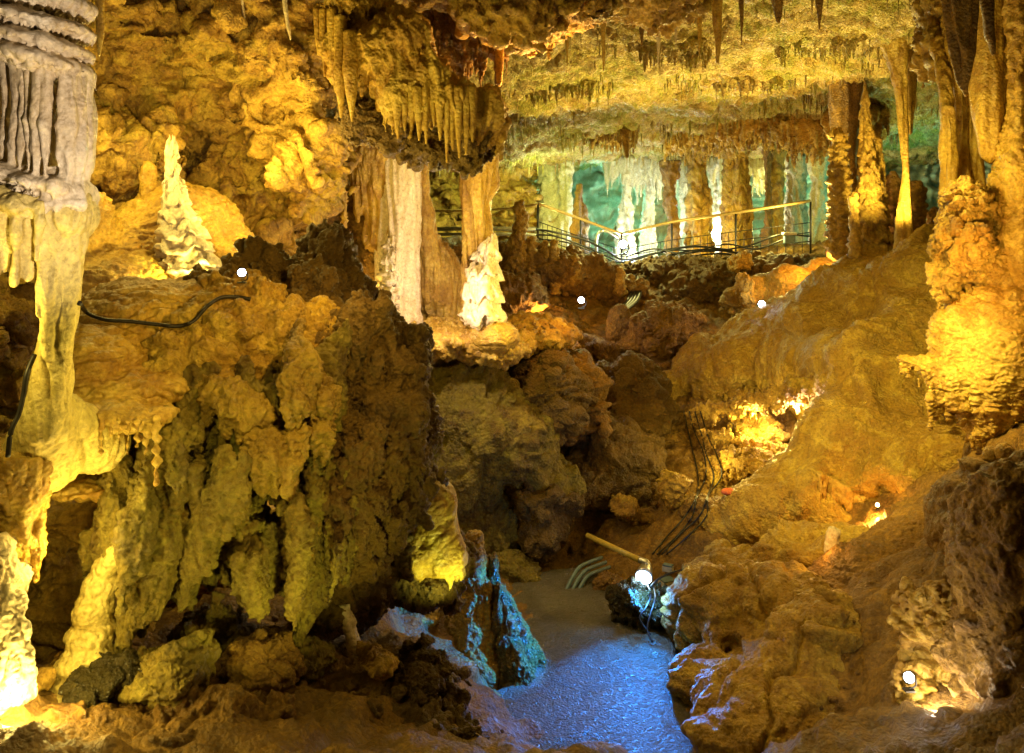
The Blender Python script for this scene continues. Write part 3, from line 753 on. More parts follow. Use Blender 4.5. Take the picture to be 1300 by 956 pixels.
# ================================================================== CENTRE HANGING FORMATION
def hanging():
    root = empty('hanging_formation', P(540,60,8.5))
    tag(root, 'golden hanging rock formation at top centre left, rows of stalactites beneath', 'cave formation')
    mass('rock_body', None, None, M['gold'],
     [E(455,12,8.6,54,20,.4,4), E(478,60,8.4,42,45,.32), E(510,55,8.4,34,48,.32,-30), E(540,100,8.4,40,34,.32,20), E(580,125,8.4,44,22,.3,12), E(615,140,8.45,24,34,.24),
      E(600,170,8.55,26,26,.22,-20), E(505,118,8.35,22,34,.22), E(430,50,8.4,22,40,.2)],
     h=.026, k=.06, noise=[('f',2,.10),('b',(3.5,3.5,1.5),.07)], style=[('w',2,.1),('r',(7,7,1.2),.035),('b',(10,10,5),.028),('b',22,.012)], drips=(.10,.30,.75), seed=16, parent=root)
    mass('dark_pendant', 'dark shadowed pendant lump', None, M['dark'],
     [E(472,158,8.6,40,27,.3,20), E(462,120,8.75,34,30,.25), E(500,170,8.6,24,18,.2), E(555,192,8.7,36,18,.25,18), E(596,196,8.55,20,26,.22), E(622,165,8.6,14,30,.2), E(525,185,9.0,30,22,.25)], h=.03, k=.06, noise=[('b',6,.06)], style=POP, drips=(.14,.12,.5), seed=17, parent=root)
    for lab, pts in ((None, [(411,12,8.35,6),(411,60,8.35,6),(412,96,8.35,2)]),(None, [(422,12,8.3,7),(424,80,8.3,6),(427,118,8.3,1.5)]),
      (None, [(432,20,8.25,7),(431,90,8.2,8),(433,148,8.2,1.5)]),(None, [(444,40,8.2,9),(445,90,8.15,10),(447,154,8.15,1.5)]),(None,[(403,10,8.5,5),(404,50,8.5,4),(404,70,8.5,2)])):
        turned('stalactite', lab, None, M['gold'], pts, style=[('w',1,.04),('r',(12,12,1),.014)], seg=20, seed=pts[0][0], parent=root)
    ys = dict([(505,176),(514,166),(523,160),(532,178),(541,182),(551,160),(559,178),(567,206),(575,190),(583,200),(592,196),(600,180)])
    for i, (x, y) in enumerate(ys.items()):
        turned('stalactite', None, None, M['gold'], [(x-2,110,8.15+.02*(i%3),7),(x-1,135,8.12+.02*(i%3),5.5),(x,y,8.12+.02*(i%3),1.2)], style=[('w',1,.04),('r',(12,12,1),.012)], seg=16, seed=i+50, parent=root)
    for x, y in ((457,118),(462,110),(466,124),(475,106)):
        turned('straw', 'thin white straw' , None, M['cream'], [(x,85,8.6,1.6),(x,y,8.6,.9)], seg=8, seed=x, parent=root)
hanging()
mass('ceiling_lobe', 'low orange brown ceiling lobe crossing the top centre with a ragged lower edge', 'rock formation', M['ochre'],
   [E(640,10,8.7,75,44,.7,8), E(700,15,8.9,85,34,.7,-12), E(600,-40,8.8,90,50,.7), E(780,-20,9.4,110,34,.8), E(850,8,9.6,50,16,.5), E(670,38,8.6,48,22,.4), E(560,-30,8.7,60,40,.5)],
   h=.045, k=.1, noise=[('f',1.6,.14),('b',5,.08)], style=[('w',1.6,.2),('b',5,.06),('r',12,.025),('b',24,.016)], drips=(.16,.10,.4), seed=18)
mass('stalactite_curtain', 'dark slanting curtain of stalactites behind the golden hanging formation, below the ceiling lobe', 'stalactite curtain', M['brown'],
   [C((548,0,9.3),(598,40,9.3),26,20), C((598,40,9.3),(636,72,9.3),20,8), E(560,60,9.5,40,36,.25)], h=.03, k=.08, noise=[('b',5,.05)], style=[('w',1,.06),('r',(9,9,1),.02),('b',14,.012)], drips=(.085,.50,1.0), seed=19)
turned('stalactite', 'slim golden stalactite hanging at the right corner of the dark curtain', 'stalactite', M['gold'],
   [(634,58,9.1,6),(635,80,9.1,5),(634,108,9.1,3.5)], style=[('r',(12,12,1),.012)], seg=16, seed=61)
turned('stalactite', 'massive tapering fluted stalactite reaching down behind the hanging formation towards the tiered stalagmite', 'stalactite', M['gold'],
   [(610,120,10.8,22),(609,200,10.8,24),(609,240,10.8,22),(607,290,10.8,16),(604,330,10.8,10),(604,350,10.8,6)], style=[('w',.8,.08),('r',(6,6,.5),.075),('r',(15,15,1),.03)], seg=80, seed=62)
turned('stalagmite', 'tiered cream stalagmite like a stack of bells on a round base under the massive stalactite', 'stalagmite', M['cream'],
   [(624,304,10.6,7),(622,312,10.6,14),(617,332,10.55,21),(613,358,10.5,25),(612,382,10.5,27),(612,408,10.5,29)], style=[('r',(8,8,.8),.06),('r',(18,18,2),.022)], seg=96, seed=63, tiers=(.24,.34))
boulder('smooth round lit dome that the tiered bell stalagmite stands on', 626,427,10.6,34,24,.34,'gold',35,style=[('f',3,.02),('b',(9,9,16),.01)],noise=[],name='flowstone_dome',cat='flowstone')
turned('stalagmite', 'thin knobbly stalagmite touching the left side of the massive stalactite', 'stalagmite', M['gold'],
   [(590,300,10.7,3),(590,330,10.7,5),(592,365,10.7,8),(594,405,10.7,10)], style=[('b',12,.03)], seed=64, tiers=(.2,.3))

# ---- pink-white column group on the ledge
turned('flowstone_column', 'pink white fluted column lit on the ledge left of centre', 'cave column', M['cream'],
   [(508,160,10.75,20),(507,200,10.75,24),(506,260,10.75,26),(505,330,10.75,26),(505,396,10.75,26),(505,410,10.75,30)], style=[('w',.8,.05),('r',(9,9,.4),.06),('r',(20,20,.8),.022)], seg=96, seed=65)
mass('flowstone_drapery', 'golden fluted drapery hanging beside the left of the pink white column', 'flowstone', M['gold'],
   [E(470,185,10.8,34,14,.3), C((440,190,10.75),(440,232,10.8),12,5), C((455,190,10.65),(456,270,10.7),12,7), C((468,190,10.6),(470,300,10.7),12,8), C((482,185,10.6),(484,310,10.7),12,9), C((494,185,10.65),(493,290,10.7),10,8), C((533,185,10.9),(535,240,10.95),10,12), C((535,230,10.95),(540,300,11.1),11,12), C((540,300,11.1),(572,400,11.6),13,52)],
   h=.03, k=.06, noise=[('f',2,.05)], style=[('w',.8,.06),('r',(10,10,.6),.035),('b',(22,22,2),.016)], drips=(.1,.2,.7), seed=20)
turned('stalagmite', 'white crusted stalagmite with tiny ledges standing in front of the pink white column', 'stalagmite', M['cream'],
   [(498,300,10.5,6),(497,310,10.5,9),(495,340,10.5,12),(493,370,10.5,15),(490,400,10.5,19),(488,424,10.5,24)], style=[('b',(9,9,12),.06),('b',22,.024)], seg=56, seed=66, tiers=(.14,.25))
mass('cave_alcove_wall', 'brown fluted wall of the alcove behind the pink white column', 'rock wall', M['brown'],
   [E(400,300,11.3,60,110,.5), E(450,340,11.2,50,80,.4), E(578,378,12.6,66,58,.6), E(490,260,11.8,46,110,.4)], h=.05, k=.12, noise=[('f',1.5,.14),('b',5,.06)], style=[('w',1.5,.12),('b',(6,6,3),.05),('b',(14,14,9),.02)], drips=(.12,.16,.6), seed=21)
turned('stalactite', 'twisted thin gold column of knobs dropping between the wall and the drapery', 'stalactite', M['gold'],
   [(437,175,10,3),(436,230,10,4),(437,280,10,4),(434,310,10,3),(427,335,10,2),(424,350,10,3)], style=[('b',22,.03)], seg=16, seed=67)
mass('rock_ledge', 'flat lit gravel ledge that the pink white column and bell stalagmite stand on', 'rock ledge', M['gold'],
   [E(540,425,11.3,120,22,1.1), E(620,440,11.3,60,16,.9), E(460,430,10.8,60,20,.6), E(680,425,12.3,60,22,.7)], h=.045, k=.1, noise=[('f',1.5,.08),('b',6,.05)], style=[('b',7,.04),('b',18,.02)], ups=(.15,.08,.7), seed=22)
boulder('small pale pyramid stone on the ledge left of the crusted stalagmite', 448,405,10.3,18,22,.15,'ochre',36,extra=[C((450,400,10.3),(448,386,10.3),9,3)])

# ================================================================== MIDDLE: cliff, boulders, pipes
mass('rock_cliff', 'slanting smooth olive rock face below the lit ledge, right of the dark ridge', 'rock face', M['olive'],
   [E(580,480,11.4,60,50,.7), E(620,540,11.1,95,55,.8,30), E(580,600,10.8,60,50,.6), E(680,600,11.3,60,30,.6,20), E(610,660,11,60,50,.6)], h=.055, k=.14, noise=[('f',1.2,.16),('b',4,.07)], style=[('w',1.2,.2),('b',3,.05),('b',8,.03),('b',18,.014)], drips=(.14,.14,.5), seed=23)
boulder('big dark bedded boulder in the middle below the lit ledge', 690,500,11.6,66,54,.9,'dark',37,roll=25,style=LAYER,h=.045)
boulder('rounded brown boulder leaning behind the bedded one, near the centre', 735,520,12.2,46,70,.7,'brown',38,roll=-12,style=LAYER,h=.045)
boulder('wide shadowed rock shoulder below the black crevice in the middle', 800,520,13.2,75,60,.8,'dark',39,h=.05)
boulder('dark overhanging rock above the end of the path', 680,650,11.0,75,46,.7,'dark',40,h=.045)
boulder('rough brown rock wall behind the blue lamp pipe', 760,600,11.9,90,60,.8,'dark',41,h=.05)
boulder('low brown rock left of the grey conduits at the end of the path', 650,725,10.3,40,24,.3,'olive',42,h=.03)
boulder('pointed orange brown rock above the lamp among the dark rocks', 857,620,11.2,22,26,.3,'ochre',43,h=.025)
boulder('small orange brown rock left of the pointed one over the lamp', 792,645,11.2,20,16,.25,'ochre',44,h=.025)
boulder('squarish pale rock at the path end left of the blue lamp', 776,750,9.9,24,20,.22,'brown',45,h=.022)
mass('boulder', 'blue lit wet rock directly under the big lamp beside the path', 'boulder', M['wet'],
   [E(812,780,9.0,30,32,.25), E(800,765,9.05,16,24,.18), E(832,770,9.1,22,26,.2)], h=.02, k=.04, noise=[('b',7,.05)], style=POP, seed=46)
def stele():
    o = mass('boulder', 'oval slab standing on end with round holes, in the middle below the walkway', 'boulder', M['brown'],
      [E(786,412,15.6,17,27,.13,10), cut(E(783,398,15.42,4.5,4.5,.07)), cut(E(785,408,15.42,3.5,3.5,.07)), cut(E(779,424,15.42,4.5,4.5,.07))], h=.022, k=.02, noise=[('f',3,.03)], style=[('f',8,.012),('b',18,.01)], seed=47)
stele()
boulder('largest flat topped brown boulder with a scaly crest, under the walkway', 850,420,15.6,66,34,.7,'brown',48,roll=-10,h=.045,extra=[E(885,405,15.6,40,34,.5)])
boulder('flat tilted slab left of the oval slab, over a black gap', 738,440,15.0,48,11,.5,'brown',49,roll=12,h=.035)
boulder('long thin slab lying below the black crevice in the middle', 800,478,14.6,80,10,.5,'dark',50,roll=10,h=.035)
boulder('brown rock wedge left of the oval slab behind the left spot lamp', 700,408,16.6,36,34,.5,'brown',51,h=.04)
mass('rock_bank', 'dark rubble bank supporting the walkway at right of the cable bundle', 'rock face', M['dark'],
   [E(870,350,18.6,90,24,.6), E(900,375,17.8,70,34,.6), E(960,352,18.0,60,24,.6), E(830,372,18.2,40,26,.5), E(1010,345,17.6,50,18,.5)], h=.06, k=.1, noise=[('f',1.6,.12),('b',5,.1)], style=[('b',4,.08),('r',9,.04)], drips=(.2,.18,.5), seed=24)
mass('rock_bank', 'brown rubble bank under the walkway at left, bristling with stubby stalagmites', 'rock face', M['brown'],
   [E(690,345,17.4,70,28,.6), E(660,330,17.8,40,26,.5), E(740,350,17.6,50,24,.5), E(650,375,15.8,50,30,.6), E(780,368,17.6,40,20,.5)], h=.06, k=.1, noise=[('f',1.6,.12),('b',5,.08)], style=[('b',4,.06),('b',10,.035)], ups=(.3,.22,.6), seed=25)
GS = 'stubby stalagmites before the left half of the walkway'
for lab, x, y0, y1, r in (('blunt stubby stalagmite, left of the near twin stubs below the railing', 675,300,345,8),('taller of the twin stub stalagmites just below the left railing', 692,305,350,6),
    ('rounder of the twin stub stalagmites just below the left railing', 703,304,352,8),('squat stub stalagmite right of the twin stubs, against the blue walkway', 730,322,358,8),
    ('small round stub stalagmite low on the rubble bank above the left spot lamp', 704,350,372,7),('pale pillar stub beside the cable bundle under the railing corner', 787,340,372,7)):
    turned('stalagmite', lab, 'stalagmite', M['ochre'], [(x,y0,17,r*.35),(x,y0+5,17,r*.7),(x,(y0+y1)/2,17,r*.95),(x,y1,17,r*1.2)], style=[('b',7,.06),('b',16,.02)], seg=24, seed=x, group=GS)
mass('stalagmite', 'odd figure shaped brown stalagmite with a round head beside the left end of the railing', 'stalagmite', M['ochre'],
   [C((659,262,17),(661,275,17),8,6), C((661,275,17),(657,312,17),8,10), C((657,300,17),(640,318,17),8,3), C((657,310,17),(655,340,17),11,16)], h=.03, k=.06, style=[('b',6,.05),('b',14,.02)], seed=52)
boulder('orange pinnacle stone standing left of the right spot lamp', 948,368,15.6,13,24,.2,'ochre',53,roll=-8,h=.024)
boulder('tan wedge stone at the walkway edge right of the cables', 938,335,17.6,17,14,.3,'ochre',54,h=.024)

# ================================================================== RIGHT SLOPE
mass('flowstone_slope', 'vast golden brown flowstone slope sweeping from under the right columns down to the centre', 'flowstone', M['slope'],
   [E(1135,500,11.4,120,90,.9,-15), E(1120,570,10.7,110,75,.8), E(1080,622,10.2,95,40,.6), E(970,655,10.3,85,20,.5,-12), E(1210,590,9.7,90,60,.7,-20), E(1045,535,12,30,60,.6,20), E(1185,430,11.6,70,60,.7,-30),
    E(1010,640,10.3,60,30,.5,-10), E(1090,405,13.6,160,75,1.1,-30), E(960,448,14.4,120,52,.8,-22), E(1180,365,12.6,90,70,.8,-40), E(1000,370,16.2,90,30,.6,-10), E(1070,460,12.8,100,60,.8,-25),
    cut(E(1108,650,9.5,30,20,.42)), cut(E(975,538,11.7,66,26,.9,6))],
   h=.055, k=.38, noise=[('f',.9,.14),('b',(1.0,1.0,.7),.12)], style=[('f',1.4,.08),('w',1.5,.3),('b',(1.8,1.8,1.4),.06),('c',.7,.05),('r',(5,5,1.4),.024),('b',(8,8,14),.018),('b',(20,20,28),.010)], drips=(.10,.26,.75), seed=26)
mass('rock_shelf', 'jagged bright edged shelf with a lit hollow beneath, in the middle of the right slope', 'rock ledge', M['ochre'],
   [C((880,524,12.3),(940,512,11.9),5,8), C((940,510,11.9),(1000,500,11.6),9,13), C((1000,498,11.6),(1056,484,11.5),13,11), C((1056,486,11.5),(1040,530,11.4),9,8), C((1040,528,11.4),(1026,580,11.3),8,12),
    C((886,546,12.2),(950,562,11.7),3,7), C((950,562,11.7),(1020,580,11.5),8,9), E(965,590,11.5,50,18,.4,8), E(1010,600,11.3,40,20,.4), E(920,600,11.8,30,18,.4)],
   h=.028, k=.05, noise=[('b',5,.07),('b',11,.04)], style=[('w',2,.1),('b',8,.035),('b',19,.018),('b',36,.007)], drips=(.08,.20,.8), seed=28)
boulder('flat orange lit rock lying inside the lit hollow of the right slope', 968,548,12.3,56,18,.4,'gold',55,roll=6,h=.03)
boulder('dark rough rock under the lit hollow beside the hanging cables', 960,605,11.5,44,26,.4,'dark',56,h=.035)
boulder('brown pocked boulder right of the cable run, below the hollow', 905,655,10.8,44,24,.4,'brown',57,h=.035)
mass('rock_mound', 'rough brown rock mound between the path and the lower right slope', 'rock formation', M['slope'],
   [E(930,735,9.2,60,50,.5), E(980,790,8.2,90,70,.6), E(890,790,8.6,36,50,.4), E(1050,840,7.4,90,70,.6), E(900,870,7.8,60,50,.4), E(1000,920,6.8,130,60,.7), E(1040,700,9.0,80,36,.5,-8)],
   h=.035, k=.16, noise=[('f',1.2,.16),('b',2.4,.05)], style=[('w',1.6,.22),('c',1.3,.07),('b',(1.5,1.5,6),.05),('b',(4,4,7),.03),('b',9,.015),('b',26,.008)], seed=29)
mass('rock_mound', 'long brown clay slope sweeping down to the lower right corner lamp', 'rock formation', M['brown'],
   [E(1180,690,8.4,110,46,.6,-30), E(1110,735,8.1,90,36,.5,-20), E(1240,660,7.4,60,60,.5)], h=.035, k=.14, noise=[('f',1.4,.10)], style=[('w',2,.15),('b',(4,4,6),.03),('b',14,.014),('b',30,.006)], seed=30)
mass('boulder', 'scaly cream and brown rock patch lit harshly by the lamp in the lower right corner', 'boulder', M['gold'],
   [E(1186,795,6.2,40,54,.22,14), E(1200,850,6.1,36,44,.2), E(1160,775,6.3,18,22,.15), E(1170,880,6.0,30,40,.15)], h=.018, k=.05, noise=[('b',5,.05)], style=[('w',2,.08),('b',(8,8,13),.05),('b',(20,20,26),.018)], seed=58)
mass('boulder', 'huge dark brown boulder filling the right edge of the foreground', 'boulder', M['brown'],
   [E(1300,720,5.9,70,130,.6,8), E(1300,860,5.6,80,90,.5), E(1262,650,6.4,20,40,.2,-10)], h=.028, k=.08, noise=[('f',1.6,.12),('b',5,.06)], style=[('w',2,.1),('b',7,.035),('b',17,.018),('b',34,.007)], seed=59)
mass('stalagmite', 'orange glowing stub stalagmite on the right slope below the little grotto', 'stalagmite', M['cream'],
   [C((1058,677,8.6),(1056,700,8.6),8,9), E(1060,712,8.6,11,9,.09)], h=.016, k=.03, style=[('f',8,.02),('b',22,.008)], seed=60)
mass('stalagmite', 'dull brown rounded stub standing right of the orange glowing one', 'stalagmite', M['ochre'],
   [C((1080,694,8.7),(1078,722,8.7),9,12), E(1092,702,8.8,10,14,.1)], h=.016, k=.03, style=[('f',8,.02),('b',22,.008)], seed=61)
mass('flowstone', 'added pale patch standing for the violet white wet highlights below the little grotto', 'flowstone', M['wet_highlight'],
   [E(1132,674,8.9,26,7,.12,-22), E(1112,682,8.85,16,5,.1,-12), E(1102,690,8.8,8,10,.08)], h=.014, k=.03, style=[('b',(9,9,20),.04),('b',26,.012)], seed=86)  # added patch, its pale colour paints the wet highlights
turned('stalagmite', 'dark tree stump like stalagmite on the right slope near the right edge', 'stalagmite', M['brown'],
   [(1241,586,7.4,22),(1243,592,7.4,19),(1243,610,7.4,15),(1242,640,7.4,16),(1240,665,7.4,20)], style=[('f',4,.04),('r',(10,10,2),.035),('b',20,.015)], seg=48, seed=68)
boulder('small amber rounded stone on the tree stump like stalagmite', 1258,577,7.4,10,11,.07,'gold',62,noise=[])
boulder('reddish brown rounded stone at the right edge, above the stump stalagmite', 1276,575,7.3,12,13,.08,'ochre',63,noise=[])

# ---- right wall and columns
mass('flowstone_wall', 'rippled golden flowstone wall on the right edge ending in a hanging lip', 'flowstone', M['gold'],
   [E(1275,300,9.25,30,90,.3), E(1262,360,9.15,40,60,.35), E(1290,460,8.9,85,100,.5), E(1250,515,8.85,30,54,.3), E(1255,405,9.0,46,44,.34), E(1220,430,9.0,40,50,.35), E(1200,472,9.0,42,20,.3,20), E(1166,460,9.2,28,8,.2,8), E(1330,250,9.2,60,200,.6)]
   +fringe([(1142,458),(1180,474),(1222,478)], 8.92, 6.5, 14, 26, 3.4, 5, .05)+fringe([(1178,474),(1226,480)], 8.74, 6.5, 34, 62, 3.6, 6, .05),
   h=.022, k=.05, noise=[('f',1.4,.06)], style=[('f',1.5,.06),('w',1.2,.25),('w',4,.05),('b',(4,4,7),.03),('b',(12,12,24),.018),('b',(20,20,34),.010)], drips=(.085,.2,.6), seed=31)
mass('stalagmite', 'bulky pedestal stalagmite hung with knobby tiers, under the golden columns at right', 'stalagmite', M['ochre'],
   [E(1224,270,9.2,28,44,.3), E(1222,315,9.1,36,42,.36), E(1205,350,9.1,20,28,.22), E(1196,362,9.05,9,22,.1), E(1240,345,9.2,24,26,.25)], h=.026, k=.06, noise=[('b',5,.06)], style=[('w',2,.08),('b',(7,7,10),.05),('b',18,.022)], drips=(.11,.20,.8), seed=32)
turned('stalactite', 'dark heavy stalactite in front of the golden columns at upper right', 'stalactite', M['brown'],
   [(1218,-60,8.2,26),(1219,0,8.2,19),(1222,60,8.2,13),(1224,100,8.2,8),(1226,122,8.2,2)], style=[('w',.8,.06),('r',(9,9,.6),.05),('b',(20,20,2),.015)], seg=48, seed=69)
turned('stalactite', 'dark thin stalactite right of the heavy dark one at upper right', 'stalactite', M['brown'],
   [(1250,-60,8.3,12),(1252,0,8.3,8),(1257,50,8.3,5),(1262,70,8.3,2)], style=[('r',(12,12,.8),.02)], seg=20, seed=70)
turned('stalactite', 'smooth wide beige stalactite hanging between the golden columns at right', 'stalactite', M['gold'],
   [(1252,-40,9.4,26),(1252,40,9.4,22),(1254,110,9.4,21),(1256,160,9.4,20),(1258,188,9.4,17),(1257,200,9.4,12)], style=[('w',.8,.05),('r',(7,7,.4),.035),('b',(18,18,1.5),.012)], seg=56, seed=71)
GC = 'slim golden columns clustered on the right pedestal'
for lab, pts in (('leftmost slim golden column of the cluster on the right pedestal', [(1190,50,10.2,9),(1198,90,9.9,7),(1203,150,9.7,8),(1205,230,9.7,9),(1210,262,9.7,14)]),
   ('second slim golden column of the right pedestal cluster, behind the dark stalactite', [(1206,20,10.2,10),(1212,70,9.9,8),(1215,120,9.9,8),(1218,200,9.9,9),(1222,250,9.9,14)]),
   ('third golden column, touching the beige wide stalactite from the left', [(1228,0,10.2,12),(1230,60,10,9),(1231,150,10,9),(1234,230,10,14),(1236,270,10,22)]),
   ('dull golden column right of the beige wide stalactite', [(1282,-40,9.9,14),(1278,110,9.8,10),(1279,160,9.8,12),(1276,220,9.8,15),(1270,270,9.8,22)])):
    turned('cave_column', lab, 'cave column', M['gold'], pts, style=[('w',.8,.06),('r',(9,9,.5),.04),('b',(20,20,2),.016)], seg=40, seed=int(pts[0][0]), group=GC)
turned('cave_column', 'ribbed golden column running down the right edge of the picture', 'cave column', M['gold'],
   [(1296,-40,9,20),(1298,60,9,18),(1297,160,9,17),(1296,240,9,22),(1292,300,9,26),(1290,380,9,34)], style=[('w',.8,.06),('r',(6,6,.5),.05),('b',(10,10,9),.03)], seg=56, seed=72, tiers=(.22,.12))
mass('rock_lip', 'golden ceiling lip with a draped fringe where the right columns start', 'rock formation', M['ochre'],
   [E(1240,10,10.6,70,70,.6), E(1200,60,10.4,30,30,.4), E(1330,0,9.8,70,90,.6)], h=.05, k=.1, noise=[('b',4,.09)], style=POP, drips=(.14,.35,.7), seed=33)
turned('cave_column', 'slim golden column joining ceiling and slope, left of the right pedestal cluster', 'cave column', M['gold'],
   [(1136,40,13.2,20),(1139,85,13.2,11),(1143,110,13.2,7),(1147,170,13.2,5),(1150,215,13.2,5),(1151,235,13.2,6),(1148,280,13.2,9),(1150,330,13.2,13)], style=[('w',.8,.06),('r',(9,9,.5),.05),('b',(20,20,2),.018)], seg=40, seed=73)
turned('stalactite', 'ragged brown stalactite sheet just right of the slim ceiling to slope column', 'stalactite', M['ochre'],
   [(1156,50,13.6,10),(1157,90,13.6,7),(1157,130,13.6,6),(1156,168,13.6,3)], style=[('r',(9,9,.8),.04)], seg=20, seed=74)
turned('stalagmite', 'tallest pointed stalagmite at right, tiered and flared at its base', 'stalagmite', M['ochre'],
   [(1098,108,14,2),(1098,120,14,4),(1098,150,14,7),(1100,180,14,10),(1101,205,14,12),(1104,240,14,16),(1108,280,14,21),(1110,322,14,25)], style=[('r',(8,8,1.2),.06),('b',(18,18,6),.03)], seg=56, seed=75, tiers=(.28,.28))
turned('stalagmite', 'scaly stalagmite left of the tallest pointed one, bright on its left side', 'stalagmite', M['ochre'],
   [(1063,164,14.4,5),(1065,172,14.4,9),(1066,210,14.4,13),(1067,260,14.4,17),(1068,320,14.4,20)], style=[('b',(7,7,9),.06),('b',16,.035)], seg=48, seed=76, tiers=(.18,.18))
turned('stalagmite', 'slender stalagmite leaning on the right of the tallest pointed one', 'stalagmite', M['ochre'],
   [(1113,175,14.3,4),(1113,190,14.3,6),(1116,230,14.3,8),(1119,280,14.3,10)], style=[('r',(8,8,1.2),.04),('b',16,.02)], seg=32, seed=77)
turned('stalagmite', 'conical brown stalagmite between the tallest one and the slim column', 'stalagmite', M['brown'],
   [(1133,218,15,3),(1134,228,15,9),(1134,260,15,15),(1133,325,15,20)], style=[('b',7,.05),('r',(9,9,2),.03)], seg=40, seed=78)
turned('stalagmite', 'rounded brown stalagmite right of the slim column, dark against green light', 'stalagmite', M['brown'],
   [(1163,230,14.6,5),(1163,240,14.6,11),(1162,280,14.6,14),(1160,330,14.6,18)], style=[('b',7,.05)], seg=40, seed=79)
turned('stalagmite', 'low brown stub stalagmite at the right before the greenish gap', 'stalagmite', M['brown'],
   [(1186,265,13.6,5),(1186,272,13.6,9),(1186,300,13.6,11),(1184,335,13.6,14)], style=[('b',7,.04)], seg=32, seed=80)
turned('cave_column', 'broad brown column behind the scaly stalagmite at the right end of the railing', 'cave column', M['brown'],
   [(1074,85,15.4,26),(1074,130,15.4,20),(1073,170,15.4,15),(1074,240,15.4,15),(1072,325,15.4,20)], style=[('w',.8,.08),('r',(7,7,.6),.06)], seg=40, seed=81)
turned('stalagmite', 'small amber knob stalagmite between the scaly and the tallest stalagmite', 'stalagmite', M['ochre'],
   [(1084,243,13.6,3),(1084,250,13.6,5),(1085,280,13.6,6),(1086,325,13.6,9)], style=[('b',9,.04)], seg=24, seed=82)

# ================================================================== FAR COLONNADE BEHIND THE WALKWAY
mass('rock_wall', 'layered yellow green rock face behind the left pipes, beyond the massive stalactite', 'rock wall', M['ochre'],
   [E(600,250,23,85,50,1.0), E(560,300,22.5,70,30,.9), E(650,285,23,50,34,.8), E(590,215,23,110,22,1.0)], h=.10, k=.3, noise=[('b',1.6,.3)], style=[('w',1,.4),('b',(1.6,1.6,4),.2),('c',1.2,.12),('r',(5,5,7),.07),('b',11,.04)], seed=88)
FC = 'columns standing behind the walkway'
far = [
 ('broad tiered column behind the left part of the railing', 'pale', [(702,204,22.5,24),(702,225,22.5,18),(703,262,22.5,20),(704,300,22.5,23),(704,330,22.5,26)], (.5,.22)),
 ('smooth strip column right against the broad tiered one', 'pale', [(718,205,22,8),(719,250,22,6),(718,300,22,8),(718,330,22,10)], None),
 ('thin pale column left of the lamp corner, waisted in the middle', 'pale', [(797,200,23,14),(796,222,23,7),(795,250,23,5),(794,275,23,9),(793,330,23,13)], None),
 ('stalactite column pair member just left of the dark thin one', 'pale', [(829,200,23.5,14),(826,225,23.5,7),(824,260,23.5,6),(823,300,23.5,9),(822,330,23.5,12)], None),
 ('dark tapering column between two bright gaps in the middle of the railing', 'brown', [(850,205,21.6,12),(849,235,21.6,7),(851,262,21.6,8),(854,285,21.6,6),(853,320,21.6,9)], None),
 ('stout dark tiered column in front of the brightest gap', 'ochre', [(886,170,21.6,22),(885,200,21.6,12),(886,235,21.6,13),(886,262,21.6,17),(887,300,21.6,17),(888,330,21.6,20)], (.6,.15)),
 ('widest brown column right of the brightest gap', 'ochre', [(934,170,21.2,26),(934,195,21.2,15),(934,235,21.2,16),(935,262,21.2,20),(936,300,21.2,19),(936,330,21.2,21)], (.7,.12)),
 ('straight slim column right of the widest brown one', 'ochre', [(986,170,20.6,16),(985,200,20.6,8),(984,260,20.6,8),(983,300,20.6,11),(982,328,20.6,13)], None),
 ('very thin dark column left of the straight slim one', 'brown', [(974,180,20.4,6),(974,230,20.4,4),(974,290,20.4,5),(972,328,20.4,7)], None),
 ('pale draped column behind the small box on the railing', 'pale', [(1012,196,22,18),(1011,225,22,10),(1010,260,22,12),(1010,300,22,15),(1010,328,22,18)], (.5,.15)),
 ('bright narrow column in the gap between the stout and the widest column', 'pale', [(911,200,23.6,12),(911,240,23.6,8),(912,280,23.6,12),(912,330,23.6,14)], None),
 ('bright column far behind the lamp corner, partly hidden', 'pale', [(868,200,24.4,16),(868,240,24.4,10),(868,290,24.4,9),(868,330,24.4,12)], None),
 ('dark slim column left of the lamp corner in the teal alcove', 'brown', [(737,235,21.2,4),(737,262,21.2,7),(736,285,21.2,9),(736,320,21.2,10)], None),
 ('greenish column at the right end of the colonnade beyond the tall stalagmites', 'pale', [(1040,190,20.4,16),(1040,230,20.4,8),(1040,280,20.4,9),(1040,320,20.4,12)], None),
]
for i, (lab, m, pts, tr) in enumerate(far):
    turned('cave_column', lab, 'cave column', M[m], pts, style=[('w',.8,.12),('r',(5,5,.5),.10),('b',(9,9,5),.05)], seg=40, dz=.035, seed=90+i, group=FC, tiers=tr)
mass('stalactite_curtain', 'bright draped fringe of fused stalactites hanging behind the middle columns', 'stalactite curtain', M['pale'],
   [E(840,205,23.4,60,16,.5), E(795,205,23.2,30,12,.4), E(950,205,23.4,60,14,.5)], h=.06, k=.12, noise=[('b',4,.1)], style=[('r',(6,6,1),.05)], drips=(.16,1.0,.95), seed=34)
mass('stalactite_curtain', 'brown bristling fringe on the ceiling lip above the right half of the railing', 'stalactite curtain', M['ochre'],
   [E(970,150,18.6,75,18,.7,-4), E(1030,160,18.0,50,20,.6), E(900,168,19.6,60,12,.6,-6), E(1090,150,17,40,22,.5)], h=.055, k=.12, noise=[('f',1.5,.1),('b',4,.1)], style=[('r',(6,6,1),.05),('b',12,.02)], drips=(.13,.62,1.0), seed=35)
